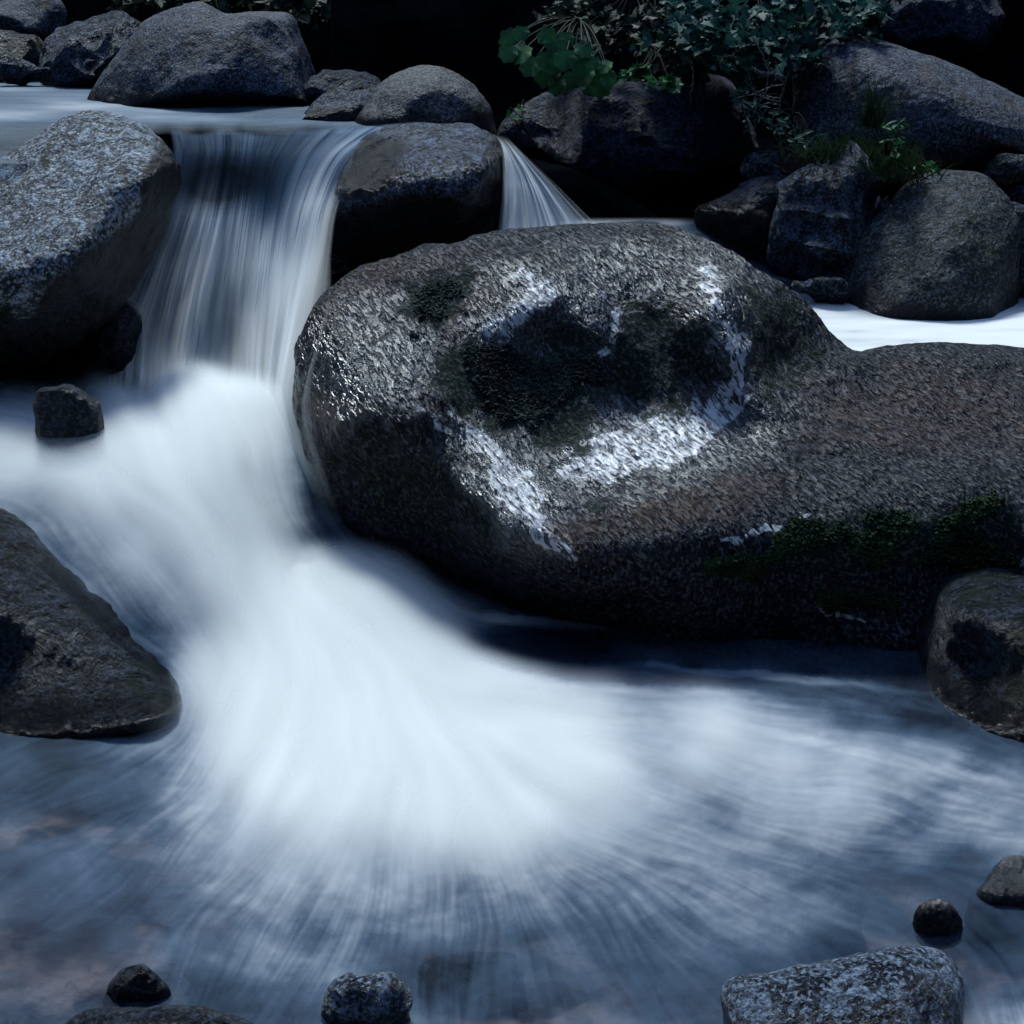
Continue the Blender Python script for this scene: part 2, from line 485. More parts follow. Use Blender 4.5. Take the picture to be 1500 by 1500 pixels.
def rock(name, label, outline, Y, T, mat, group=None, relief=(), center=None, na=None, rough=.035, freq=2.2, facet=0., Tb=None, ctrl=None,
         edge=.12, wob=1.0, box=.8, attrs=None, cat='boulder', lean=0.0, ret=False, cuts=0, planes=(), wet_shade_mask=None):
    """closed boulder: its outline is (px, py) seen from the camera at distance Y; T = half depth; relief = local bulges (px, py, sigma, metres towards the viewer)"""
    SEED[0] += 1
    sd = SEED[0] * 13
    c = np.array(center if center else np.mean(np.array(outline, float), 0), float)
    size = np.ptp(np.array(outline, float), 0).max()
    na = na or int(np.clip(size * 1.6, 160, 640))
    nf = max(60, int(na * .42))
    nb = max(24, nf // 3)
    ang = np.linspace(0, 2 * np.pi, na, endpoint=False)
    ro = outline_polar(outline, c, ang)
    circ = np.stack([np.cos(ang) * size / 90, np.sin(ang) * size / 90, 0 * ang + sd], -1)
    ro = ro * (1 + .012 * wob * fbm(circ, 5, sd))
    rf = np.linspace(.004, 1, nf) ** .8
    rb = np.linspace(1, .01, nb)[1:]
    cf = (1 - rf ** (2 / box)) ** (box / 2) if box > 0 else 0 * rf
    cf = np.clip(1 - rf ** 2.2, 0, 1) ** .5
    cb = -np.clip(1 - rb ** 2.2, 0, 1) ** .5
    rr = np.concatenate([rf, rb])[:, None]
    cc = np.concatenate([cf, cb])[:, None]
    px = c[0] + rr * ro * np.cos(ang)
    py = c[1] + rr * ro * np.sin(ang)
    Tb = Tb or T
    if ctrl:
        ex, ey = c[0] + ro * np.cos(ang), c[1] + ro * np.sin(ang)
        Ye = tps(ctrl, ex, ey) + edge
        Yf = tps(ctrl, px, py) + edge * (1 - np.sqrt(np.clip(1 - rr ** 9, 0, 1)))
        Yw = np.where(cc >= 0, Yf, Ye[None, :] - Tb * cc)
    else:
        Yw = Y - np.where(cc > 0, T, Tb) * cc + lean * (c[1] - py) / size
        wgt = sstep(0, .35, cc)
        for (bx, by, sg, am) in relief:
            Yw = Yw - am * wgt * np.exp(-((px - bx) ** 2 + (py - by) ** 2) / (2 * sg * sg))
    P = unproj(px, py, Yw)
    gu = np.roll(P, -1, 1) - np.roll(P, 1, 1)
    gv = np.gradient(P, axis=0)
    N = np.cross(gu, gv)
    N /= np.linalg.norm(N, axis=-1, keepdims=True) + 1e-9
    ctr = P.reshape(-1, 3).mean(0)
    if ((P - ctr) * N).sum() < 0:
        N = -N
    L = size / F * (Y if Y else 5)
    if cuts or planes:
        rsx = np.random.RandomState(sd)
        pl = [(np.array(n_, float), of) for n_, of in planes]
        for _ in range(cuts):
            n_ = rsx.randn(3) * [1, .6, .9] + [0, -.75, .35]
            pl.append((n_, rsx.uniform(.70, .90)))
        flat = P.reshape(-1, 3)[::7]
        for n_, of in pl:
            n_ = n_ / np.linalg.norm(n_)
            dd = (P - ctr) @ n_
            sup = ((flat - ctr) @ n_).max() * of
            w_ = .011 * L
            over = dd - sup
            over = w_ * np.logaddexp(0, np.clip(over / w_, -30, 60))
            P = P - n_ * over[..., None]
        gu = np.roll(P, -1, 1) - np.roll(P, 1, 1)
        gv = np.gradient(P, axis=0)
        N2 = np.cross(gu, gv)
        N2 /= np.linalg.norm(N2, axis=-1, keepdims=True) + 1e-9
        N = N2 * np.sign((N2 * N).sum(-1, keepdims=True) + 1e-9)
    q = P / L * freq
    d = fbm(q, 3, sd, .5) * rough * L
    d = d + fbm(P * 9, 5, sd + 3, .55) * .012 * wob
    if ctrl:
        d = d + fbm(P * 3.2, 3, sd + 7) * .02 + fbm(P * np.array([26., 14., 9.]), 3, sd + 8) * .006
    if facet:
        k = np.floor(q * 1.3 + .35 * fbm(q, 2, sd + 9)[..., None])
        d = d + facet * L * (fbm(q * 1.1, 2, sd + 5, .5, ridge=True) - .2)
    d = d * np.clip(rr * 8, 0, 1)
    P = P + N * d[..., None]
    P[0] = P[0].mean(0)
    quads = grid_faces(P.shape[0], na, True)
    fl = np.array([i for i in range(na)], np.int32)
    org = [float(ctr[0]), float(ctr[1]), float(P[..., 2].min())]
    if attrs:
        at = attrs(px, py, P, cc)
    else:
        xm, ym = org[0], org[1]
        lvl = 0 if ym < 5.15 else ((.43 if xm < .2 else .70) if ym < 7.1 else (1.3 if xm < .3 else 1.0))
        wn = fbm(P * 6, 4, sd + 31)
        wet_shade = 1 - sstep(.02, .09, P[..., 2] - lvl + .06 * wn)
        if wet_shade_mask:
            wet_shade = np.maximum(wet_shade, sstep(.3, .6, blobs(px, py, wet_shade_mask) + .25 * wn))  # mask adds painted shade to the real wet margin
        at = {'wet': wet_shade}
    # close the two poles
    V = P.reshape(-1, 3)
    nv = len(V)
    V = np.concatenate([V, P[0].mean(0)[None], P[-1].mean(0)[None]])
    last = (P.shape[0] - 1) * na
    tris = [(i, nv, (i + 1) % na) for i in range(na)] + [(last + i, last + (i + 1) % na, nv + 1) for i in range(na)]
    if at:
        at = {k: np.concatenate([v.ravel(), [v[0].mean(), v[-1].mean()]]) for k, v in at.items()}
    # orient outwards
    fn = np.cross(P[nf // 2, 1] - P[nf // 2, 0], P[nf // 2 + 1, 0] - P[nf // 2, 0])
    if fn[1] > 0:
        pass
    else:
        quads = quads[:, ::-1]
        tris = [t[::-1] for t in tris]
    o = make_mesh(name, V, quads, mat, at, org, tris=tris)
    tag(o, label, cat, group)
    if ret:
        return o, px, py, P, N, cc, at
    return o


# ---- the large boulder
MC = [(430, 600, 5.45), (438, 520, 5.5), (470, 440, 5.6), (540, 390, 5.75), (620, 360, 5.85), (750, 335, 5.95), (880, 330, 6.02), (1000, 335, 6.0),
      (1080, 370, 5.95), (1150, 420, 5.9), (1200, 460, 5.85), (1250, 510, 5.75), (1400, 500, 5.8), (1560, 515, 5.8), (1800, 540, 5.8),
      (500, 520, 5.33), (560, 470, 5.45), (520, 590, 5.18), (600, 540, 5.22), (620, 440, 5.58), (700, 395, 5.72),
      (500, 625, 5.17), (600, 620, 5.03), (500, 690, 5.27), (590, 710, 5.16), (640, 700, 5.03), (560, 770, 5.26), (640, 800, 5.2), (720, 880, 5.18),
      (700, 720, 4.86), (745, 785, 4.75), (830, 822, 4.66), (950, 808, 4.68), (1100, 785, 4.76), (1250, 755, 4.82), (1400, 730, 4.87), (1560, 725, 4.9),
      (950, 700, 5.0), (850, 760, 4.82), (1080, 600, 5.36), (980, 610, 5.33), (820, 655, 5.18), (700, 640, 5.14), (760, 690, 5.02),
      (700, 590, 5.27), (640, 560, 5.2), (790, 600, 5.32), (880, 590, 5.38), (970, 560, 5.42), (680, 500, 5.42),
      (760, 540, 5.43), (1010, 545, 5.47), (930, 590, 5.43), (780, 450, 5.5), (862, 480, 5.50), (812, 500, 5.52), (900, 540, 5.46), (960, 470, 5.58), (880, 420, 5.64), (880, 370, 5.8), (1000, 410, 5.68),
      (740, 420, 5.6), (1055, 430, 5.56), (1072, 520, 5.40), (1095, 590, 5.33), (1150, 520, 5.62), (1200, 570, 5.5), (1300, 600, 5.42), (1450, 600, 5.4),
      (1200, 680, 5.1), (1400, 670, 5.12), (1560, 640, 5.25), (1700, 700, 5.1),
      (800, 870, 4.88), (900, 890, 4.83), (1000, 950, 4.85), (1100, 860, 4.77), (1200, 840, 4.75), (1200, 950, 4.82), (1300, 880, 4.77), (1340, 960, 4.74),
      (1450, 800, 4.84), (1600, 850, 4.8), (1450, 950, 4.9), (1700, 1000, 4.9)]
MO = [(428, 600), (432, 540), (445, 480), (475, 430), (540, 388), (600, 365), (680, 347), (760, 333), (860, 329), (940, 329), (1000, 338), (1050, 358),
      (1100, 390), (1150, 422), (1190, 455), (1220, 488), (1250, 509), (1300, 506), (1400, 500), (1500, 508), (1640, 530), (1850, 560), (1950, 700),
      (1900, 1000), (1600, 1090), (1340, 1040), (1150, 1000), (1000, 985), (850, 950), (720, 905), (640, 855), (560, 815), (510, 775), (460, 700)]


def main_attrs(px, py, P, cc):
    jit = fbm(P * 7, 5, 71)
    x = px + 42 * jit
    y = py + 36 * fbm(P * 7 + 9, 5, 72)
    pale = blobs(x, y, [(900, 672, 90, 34, -10, 1), (1000, 625, 90, 34, -22, 1), (1060, 590, 40, 26, -40, .8), (738, 700, 80, 30, 62, .85), (790, 775, 60, 20, 50, .7),  # quartz patches plus sky glare painted as pale colour
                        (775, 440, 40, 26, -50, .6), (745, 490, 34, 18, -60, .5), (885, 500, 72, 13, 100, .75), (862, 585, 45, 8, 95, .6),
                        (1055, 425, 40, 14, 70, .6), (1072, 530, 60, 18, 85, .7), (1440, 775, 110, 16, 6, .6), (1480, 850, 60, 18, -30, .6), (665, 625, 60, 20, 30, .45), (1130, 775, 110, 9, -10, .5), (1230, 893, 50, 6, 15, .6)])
    brown = blobs(x, y, [(520, 440, 90, 50, -35, .6), (480, 590, 60, 26, 10, 1), (690, 470, 60, 40, -50, .7), (640, 590, 30, 50, 0, .5), (980, 750, 170, 30, -15, .8), (1350, 600, 200, 60, 0, .6), (830, 805, 80, 18, 10, .6), (600, 400, 120, 30, -20, .4)])
    moss = blobs(x, y, [(640, 440, 60, 34, -10, .8), (730, 570, 95, 62, 15, 1), (810, 600, 60, 50, 30, 1), (830, 520, 34, 60, 10, .8), (960, 520, 85, 75, 10, .75), (1140, 500, 50, 80, -20, .6), (590, 710, 120, 60, 40, .6),
                        (1290, 800, 150, 40, -8, .8), (1430, 790, 70, 45, 0, .9), (1250, 870, 120, 26, 5, .4), (860, 720, 60, 22, 30, .35)])
    wet = blobs(x, y, [(950, 650, 200, 70, -15, 1), (745, 715, 110, 60, 58, 1), (800, 470, 120, 80, 0, .8), (1060, 480, 130, 50, 80, .9), (530, 530, 100, 80, 0, 1), (960, 400, 150, 50, 0, .7)])
    return {'pale': pale, 'brown': brown, 'moss': moss, 'wet': wet}


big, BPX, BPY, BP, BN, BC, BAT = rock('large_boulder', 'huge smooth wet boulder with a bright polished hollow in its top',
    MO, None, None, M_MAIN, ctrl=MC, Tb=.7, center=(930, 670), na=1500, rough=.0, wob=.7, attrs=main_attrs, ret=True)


def tufts(name, parent, mask, n, size, mat, label=None, seed=1):
    rs = np.random.RandomState(seed)
    idx = np.flatnonzero((mask > .5).ravel())
    if len(idx) == 0:
        return
    # even spread in space: weight by area
    pick = rs.choice(idx, n)
    C = BP.reshape(-1, 3)[pick]
    Nn = BN.reshape(-1, 3)[pick]
    ico = [(0, 0, 1)]
    for k in range(5):
        ico.append((math.cos(k * 1.2566) * .9, math.sin(k * 1.2566) * .9, .35))
    for k in range(5):
        ico.append((math.cos(k * 1.2566 + .6) * .8, math.sin(k * 1.2566 + .6) * .8, -.5))
    ico = np.array(ico)
    tr = [(0, 1 + k, 1 + (k + 1) % 5) for k in range(5)] + [(1 + k, 6 + k, 1 + (k + 1) % 5) for k in range(5)] + [(1 + (k + 1) % 5, 6 + k, 6 + (k + 1) % 5) for k in range(5)]
    tr = np.array(tr)
    s = size * (.4 + rs.rand(n) ** 2)
    V = C[:, None, :] + (ico[None] + rs.randn(n, 11, 3) * .28) * s[:, None, None] * np.array([1, 1, .8]) + rs.randn(n, 1, 3) * .006
    T_ = tr[None] + (np.arange(n) * 11)[:, None, None]
    o = make_mesh(name, V, None, mat, parent=parent, origin=tuple(C.mean(0)), tris=T_, smooth=False)
    if label:
        o['label'] = label


jx = BPX + 60 * fbm(BP * 8, 5, 5)
jy = BPY + 50 * fbm(BP * 8 + 5, 5, 6)
front = BC > .05
tufts('moss', big, (blobs(jx, jy, [(740, 570, 90, 60, 20, 1), (830, 545, 45, 60, 30, 1), (640, 445, 50, 28, -10, 1)]) > .75) & front, 14000, .0055, M_MOSSD, 'dark cushions of moss in the hollow', 3)
tufts('moss', big, (blobs(jx, jy, [(1190, 790, 60, 36, 0, 1), (1290, 775, 60, 30, 0, 1), (1420, 760, 45, 34, 0, 1), (1425, 815, 70, 32, 10, 1), (1270, 880, 60, 25, 0, 1), (1090, 820, 70, 22, -5, 1)]) > .8) & front, 15000, .0055, M_MOSS, 'green moss along the lower right edge', 4)

GS = 'boulders standing in the stream'
GB = 'rocks of the far bank'
# ---- left and centre
rock('boulder', 'big pale speckled boulder left of the waterfall, at the left edge', [(-150, 290), (-60, 248), (0, 222), (40, 202), (75, 180), (120, 158), (160, 158), (205, 174), (240, 198), (266, 232), (273, 262), (264, 300), (242, 345), (215, 390), (180, 440), (130, 490), (70, 528), (0, 560), (-100, 575), (-230, 540), (-260, 400)],
     6.42, .42, M_LEFT, GS, center=(40, 370), edge=.10, ctrl=[(-150, 290, 6.55), (0, 222, 6.6), (120, 160, 6.72), (240, 198, 6.62), (235, 240, 6.36), (190, 300, 6.2), (130, 385, 6.02), (60, 430, 5.95), (-60, 440, 5.95), (100, 280, 6.28), (0, 340, 6.15), (0, 550, 6.55), (130, 490, 6.55), (215, 390, 6.55), (268, 280, 6.52), (160, 430, 6.32), (60, 505, 6.3), (-150, 560, 6.5), (-240, 420, 6.3)], wet_shade_mask=[(150, 440, 170, 70, -42, 1), (250, 270, 40, 75, 15, 1), (0, 520, 190, 60, 5, 1)], rough=.02, lean=1.1, relief=[(150, 420, 60, -.12)])  # mask paints the shade of the underside into the rock colour
rock('boulder', 'black wet boulder with a lit top splitting the two waterfalls', [(455, 430), (470, 380), (478, 330), (492, 280), (512, 240), (545, 204), (590, 184), (640, 178), (690, 182), (722, 198), (740, 232), (744, 290), (738, 350), (700, 430), (600, 460), (500, 460)],
     7.0, .36, M_WETP, GS, wet_shade_mask=[(540, 250, 60, 40, -30, .8), (620, 350, 150, 60, 0, 1), (735, 290, 30, 90, 0, 1)], edge=.10, ctrl=[(540, 205, 7.22), (640, 178, 7.28), (725, 200, 7.22), (500, 270, 6.95), (570, 262, 6.78), (640, 250, 6.68), (715, 244, 6.78), (560, 320, 6.8), (660, 320, 6.74), (475, 350, 7.0), (744, 290, 7.0), (500, 420, 7.15), (600, 430, 7.15), (720, 400, 7.1)], rough=.03, facet=.03, relief=[(680, 215, 40, .08)], lean=.35)  # mask blackens the front in colour so only the top looks lit
rock('boulder', 'brown rounded dome shaped rock right above the black wet boulder', [(520, 185), (540, 150), (560, 122), (598, 101), (640, 97), (680, 115), (712, 148), (727, 190), (722, 240), (640, 260), (560, 240)],
     8.0, .4, M_BROWN, GS, cuts=3, rough=.02, lean=.3)
rock('boulder', 'low knobbly grey rock beside the brown dome rock at the lip of the falls', [(430, 160), (470, 145), (520, 138), (560, 142), (575, 165), (560, 195), (480, 200), (430, 190)],
     8.15, .22, M_GRAN, GS, cuts=7, rough=.05, facet=.05, lean=.2)
rock('boulder', 'wide grey granite boulder with a lumpy back behind the upper stream', [(125, 150), (140, 118), (178, 75), (214, 32), (250, 16), (290, 10), (330, 23), (380, 22), (424, 28), (440, 58), (468, 95), (492, 130), (470, 175), (300, 185), (170, 172)],
     9.0, .5, M_GRAN, GB, cuts=8, rough=.03, facet=.03, lean=.5, relief=[(400, 60, 40, .08), (250, 120, 50, .06)])
rock('boulder', 'bluish rock at the upper left corner behind the upper stream', [(55, 120), (60, 70), (85, 35), (130, 22), (180, 24), (210, 45), (190, 80), (150, 120), (140, 150), (70, 150)],
     10.0, .4, M_SCHIST, GB, cuts=9, rough=.04, facet=.05, lean=.4)
rock('boulder', 'grey lump of rock at the top left edge of the picture', [(-60, 60), (-20, 10), (40, -8), (80, 5), (92, 28), (70, 50), (30, 60), (-20, 80)],
     10.6, .4, M_GRAN, GB, cuts=7, rough=.05, facet=.05)
rock('boulder', 'dark low rock at the water edge in the far left corner', [(-90, 130), (-70, 70), (-10, 45), (40, 42), (75, 62), (75, 110), (60, 150), (-60, 160)],
     10.2, .3, M_MOSSY, GB, cuts=7, rough=.05, facet=.05)
rock('boulder', 'low dark rock ledge between the wide granite boulder and the brown dome rock', [(400, 150), (440, 120), (500, 108), (560, 112), (590, 140), (560, 180), (450, 180)],
     9.0, .3, M_BACK, GB, cuts=7, rough=.05, facet=.06)
rock('stone', 'small black stone in the white foam of the middle pool', [(48, 610), (52, 582), (72, 562), (98, 562), (128, 575), (150, 598), (150, 640), (120, 675), (70, 672), (50, 650)],
     5.6, .10, M_WET, GS, cuts=7, rough=.03, facet=.05, cat='stone')
rock('boulder', 'dark mossy boulder at the left edge below the middle pool', [(-260, 800), (-160, 745), (-60, 728), (0, 742), (40, 772), (90, 830), (150, 872), (212, 918), (252, 975), (250, 1045), (150, 1080), (0, 1100), (-200, 1110), (-320, 950)],
     4.75, .45, M_MOSSY, GS, center=(-30, 930), edge=.10, ctrl=[(-250, 800, 5.0), (-60, 728, 5.02), (0, 745, 4.95), (90, 830, 4.82), (205, 930, 4.60), (242, 990, 4.42), (0, 850, 4.56), (0, 890, 4.45), (100, 930, 4.43), (180, 975, 4.42), (-120, 880, 4.45), (0, 970, 4.40), (110, 990, 4.34), (0, 1050, 4.22), (120, 1050, 4.20), (245, 1035, 4.22), (-200, 1080, 4.45)], wet_shade_mask=[(150, 900, 200, 26, 42, .5)], rough=.03, lean=1.3, na=640)
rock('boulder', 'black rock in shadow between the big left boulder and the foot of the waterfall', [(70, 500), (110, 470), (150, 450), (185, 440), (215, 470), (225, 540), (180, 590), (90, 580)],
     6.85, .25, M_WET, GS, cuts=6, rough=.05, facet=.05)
# ---- ledge behind the fall
rock('rock_ledge', 'brownish wet rock ledge seen through the main waterfall', [(215, 290), (250, 254), (330, 240), (420, 244), (500, 240), (560, 262), (560, 330), (540, 480), (460, 600), (300, 620), (170, 600), (170, 470), (200, 360)],
     7.95, .30, rock_mat('wet_brown_ledge', (.04, .028, .022), (.13, .08, .055), (.26, .18, .13), rough=.35, spec=.5, bump=.6, brown=(.15, .085, .05)), GS, rough=.03, facet=.03, lean=.3)
# ---- right side
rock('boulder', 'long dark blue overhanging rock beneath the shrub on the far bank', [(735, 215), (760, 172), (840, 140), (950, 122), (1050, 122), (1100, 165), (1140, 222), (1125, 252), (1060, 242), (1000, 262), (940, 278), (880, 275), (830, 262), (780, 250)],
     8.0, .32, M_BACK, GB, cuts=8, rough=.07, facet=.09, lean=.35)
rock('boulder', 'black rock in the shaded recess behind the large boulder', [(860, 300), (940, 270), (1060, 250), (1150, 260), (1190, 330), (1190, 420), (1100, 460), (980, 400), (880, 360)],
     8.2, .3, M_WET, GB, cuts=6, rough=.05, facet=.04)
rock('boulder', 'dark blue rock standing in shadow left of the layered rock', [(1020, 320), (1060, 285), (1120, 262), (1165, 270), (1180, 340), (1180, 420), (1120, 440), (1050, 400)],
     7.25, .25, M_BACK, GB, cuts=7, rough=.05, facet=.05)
rock('boulder', 'large tilted grey granite boulder at the upper right with grass at its foot', [(1158, 130), (1166, 88), (1198, 58), (1240, 49), (1290, 57), (1340, 75), (1400, 96), (1460, 122), (1520, 152), (1600, 190), (1700, 230), (1680, 280), (1580, 270), (1490, 250), (1430, 262), (1340, 268), (1240, 262), (1185, 225), (1162, 180)],
     7.75, .5, M_GRAN, GB, center=(1380, 170), cuts=5, rough=.02, lean=.6, relief=[(1200, 150, 40, -.08)])
rock('boulder', 'slanting layered blue grey rock below the clump of grass', [(1130, 380), (1150, 310), (1175, 238), (1215, 226), (1270, 236), (1298, 262), (1298, 300), (1278, 350), (1262, 400), (1230, 440), (1160, 440)],
     6.95, .22, M_SCHIST, GB, planes=[((-.7,-.8,.25),.62),((.75,-.75,.2),.6)], cuts=6, rough=.09, facet=.13, lean=.1)
rock('boulder', 'pyramid shaped olive grey rock with a pale ridge beside the white channel', [(1222, 435), (1240, 375), (1290, 312), (1335, 265), (1395, 250), (1445, 260), (1485, 305), (1515, 370), (1535, 430), (1525, 480), (1430, 490), (1340, 480), (1270, 460)],
     6.7, .12, M_PYR, GB, center=(1395, 385), planes=[((-.72,-.55,.42),.66),((.85,-.5,.12),.58)], cuts=0, rough=.025, lean=.55, relief=[(1400, 420, 70, .14), (1400, 330, 40, .09)])
rock('boulder', 'dark rock behind the pyramid rock at the right edge', [(1440, 300), (1470, 285), (1520, 310), (1580, 340), (1640, 420), (1600, 480), (1500, 470), (1460, 380)],
     6.95, .25, M_SCHIST, GB, cuts=8, rough=.05, facet=.05)
rock('boulder', 'dark boulder at the top right corner above the tilted granite boulder', [(1290, 40), (1310, 5), (1360, -30), (1420, -40), (1465, -10), (1472, 40), (1450, 80), (1400, 92), (1330, 80)],
     8.6, .35, M_BACK, GB, cuts=6, rough=.04, facet=.04)
rock('boulder', 'dark rock cut by the top right corner of the picture', [(1470, 60), (1480, 20), (1520, 0), (1590, 10), (1600, 70), (1540, 100), (1490, 95)], 9.0, .3, M_BACK, GB, cuts=6, rough=.05, facet=.04)
rock('stone', 'pale rounded stone at the right edge behind the tilted granite boulder', [(1464, 108), (1472, 90), (1495, 83), (1525, 92), (1530, 125), (1500, 140), (1472, 132)], 8.5, .1, M_BROWN, GB, cat='stone')
rock('stone', 'small pointed grey stone beside the pale rounded stone', [(1428, 92), (1445, 72), (1463, 60), (1474, 84), (1466, 112), (1440, 118)], 8.6, .08, M_GRAN, GB, cat='stone', facet=.05)
rock('stone', 'dark blue stone in the gap below the tilted granite boulder at the right edge', [(1455, 290), (1480, 268), (1530, 262), (1570, 290), (1560, 340), (1490, 340)], 7.3, .15, M_SCHIST, GB, cat='stone', facet=.05)
rock('boulder', 'dark rounded boulder at the right edge under the mossy end of the large boulder', [(1342, 910), (1358, 868), (1410, 848), (1500, 832), (1600, 825), (1700, 860), (1740, 980), (1690, 1100), (1560, 1130), (1440, 1090), (1375, 1030), (1350, 970)],
     4.5, .32, M_MOSSY, GS, center=(1520, 970), edge=.10, ctrl=[(1350, 900, 4.75), (1360, 862, 4.8), (1500, 834, 4.9), (1620, 830, 4.9), (1400, 888, 4.5), (1500, 885, 4.42), (1600, 890, 4.42), (1430, 960, 4.44), (1370, 990, 4.48), (1440, 1070, 4.2), (1540, 1110, 4.1), (1680, 1090, 4.1)], rough=.025, lean=.5, na=520)
for x, y, a, b, Yd, m_, what in [
        (1118, 245, 34, 26, 7.3, M_SCHIST, 'small dark broken stone left of the top of the layered rock'),
        (1150, 290, 26, 34, 7.15, M_BACK, 'narrow dark stone wedged against the left side of the layered rock'),
        (1300, 330, 20, 44, 6.95, M_SCHIST, 'upright blue grey splinter between the layered rock and the pyramid rock'),
        (1205, 425, 40, 20, 6.62, M_SCHIST, 'low wet stone at the foot of the layered rock beside the white channel'),
        (1480, 250, 40, 20, 7.2, M_PYR, 'flat stone under the lower edge of the tilted granite boulder'),
        (1095, 430, 44, 30, 6.9, M_BACK, 'dark stone at the waterline behind the crest of the large boulder'),
        (700, 38, 16, 9, 9.2, M_BROWN, 'tiny pale stone in the black shade at the top centre'),
        (668, 46, 10, 8, 9.2, M_SCHIST, 'tiny bluish stone beside the tiny pale stone in the black shade'),
        (30, 105, 40, 18, 9.7, M_SCHIST, 'low bluish stone at the edge of the upper stream in the far left corner')]:
    rq = random.Random(int(x))
    pts = [(x + a * math.cos(q) * (1 + .25 * rq.uniform(-1, 1)), y + b * math.sin(q) * (1 + .25 * rq.uniform(-1, 1))) for q in np.linspace(0, 2 * np.pi, 8)[:-1]]
    rock('stone', what, pts, Yd, .5 * min(a, b) / F * Yd * 1.6, m_, GB, cuts=7, facet=.08, na=170, cat='stone')
# ---- near the camera
rock('boulder', 'wet flat topped speckled boulder at the bottom right', [(1050, 1470), (1072, 1430), (1120, 1412), (1200, 1404), (1270, 1394), (1330, 1386), (1385, 1398), (1410, 1435), (1412, 1520), (1390, 1620), (1250, 1700), (1110, 1660), (1055, 1560)],
     2.85, .12, M_BOT, GS, cuts=3, rough=.02, lean=.34, na=700)
rock('stone', 'small pale rounded stone half awash above the flat topped boulder', [(1338, 1352), (1345, 1330), (1370, 1318), (1395, 1325), (1412, 1350), (1405, 1385), (1360, 1392), (1340, 1375)], 3.27, .04, M_SUB, GS, cat='stone')
rock('stone', 'craggy stone with white water running over it at the bottom centre', [(476, 1480), (486, 1440), (510, 1424), (545, 1428), (580, 1440), (602, 1475), (606, 1540), (560, 1580), (490, 1560)], 2.9, .07, M_BOT, GS, cat='stone', facet=.08)
rock('stone', 'dark smooth stone along the bottom edge at the left', [(85, 1530), (110, 1492), (180, 1474), (260, 1470), (330, 1480), (380, 1505), (400, 1560), (300, 1620), (130, 1610)], 2.78, .1, M_WET, GS, cat='stone')
rock('stone', 'small dark stone behind the smooth stone at the bottom left', [(150, 1465), (170, 1432), (200, 1412), (232, 1425), (250, 1460), (240, 1500), (170, 1505)], 2.98, .05, M_WET, GS, cat='stone', facet=.05)
rock('boulder', 'reddish brown wet rock at the lower right edge with water spilling past', [(1412, 1370), (1422, 1310), (1450, 1266), (1500, 1255), (1580, 1270), (1620, 1350), (1580, 1430), (1480, 1440), (1425, 1420)],
     3.45, .12, rock_mat('wet_reddish_rock', (.03, .025, .03), (.085, .06, .058), (.17, .13, .12), rough=.4, bump=.6), GS, rough=.04, facet=.03, cuts=6)
# submerged stones
rs = random.Random(5)
for k, (x, y, a, b, what) in enumerate([
        (930, 1345, 90, 34, 'long brownish stone under the water right of centre'), (1215, 1355, 60, 24, 'brown stone just under the water left of the awash pebble'),
        (700, 1420, 80, 30, 'stone under the water right of the craggy stone'), (330, 1430, 60, 26, 'stone under the water right of the small dark stone at the bottom left'),
        (770, 962, 95, 30, 'dark sunken rock making a smooth hump in the water below the large boulder')]):
    pts = [(x + a * math.cos(q) * (1 + .15 * rs.uniform(-1, 1)), y + b * math.sin(q) * (1 + .15 * rs.uniform(-1, 1))) for q in np.linspace(0, 2 * np.pi, 9)[:-1]]
    rock('sunken_stone', what, pts, float(y_of_z(y, -.13)), .08, M_WET if k == 4 else M_SUB, 'stones under the water', cat='stone', na=160)


# ------------------------------------------------------------------ water
def interp_grid(xs, ys, vals, X, Y):
    """Catmull-like smooth interpolation of a coarse table"""
    vals = np.array(vals, float)
    xs, ys = np.array(xs, float), np.array(ys, float)
    fx = np.interp(X, xs, np.arange(len(xs)))
    fy = np.interp(Y, ys, np.arange(len(ys)))
    ix, iy = np.minimum(fx.astype(int), len(xs) - 2), np.minimum(fy.astype(int), len(ys) - 2)
    tx, ty = fx - ix, fy - iy
    def cub(p0, p1, p2, p3, t):
        return p1 + .5 * t * (p2 - p0 + t * (2 * p0 - 5 * p1 + 4 * p2 - p3 + t * (3 * (p1 - p2) + p3 - p0)))
    out = []
    for dy in (-1, 0, 1, 2):
        yy = np.clip(iy + dy, 0, len(ys) - 1)
        r = [vals[yy, np.clip(ix + dx, 0, len(xs) - 1)] for dx in (-1, 0, 1, 2)]
        out.append(cub(*r, tx))
    return cub(*out, ty)


def bil(a, x, y):
    h, w_ = a.shape
    x = np.clip(x, 0, w_ - 1.001)
    y = np.clip(y, 0, h - 1.001)
    ix, iy = x.astype(int), y.astype(int)
    tx, ty = x - ix, y - iy
    return (a[iy, ix] * (1 - tx) + a[iy, ix + 1] * tx) * (1 - ty) + (a[iy + 1, ix] * (1 - tx) + a[iy + 1, ix + 1] * tx) * ty


def blur(a, s):
    k = np.exp(-.5 * (np.arange(-int(3 * s), int(3 * s) + 1) / s) ** 2)
    k /= k.sum()
    p = len(k) // 2
    for ax in (0, 1):
        b = np.pad(a, [(p, p) if i == ax else (0, 0) for i in (0, 1)], mode='edge')
        a = sum(kk * np.take(b, np.arange(a.shape[ax]) + i, axis=ax) for i, kk in enumerate(k))
    return a


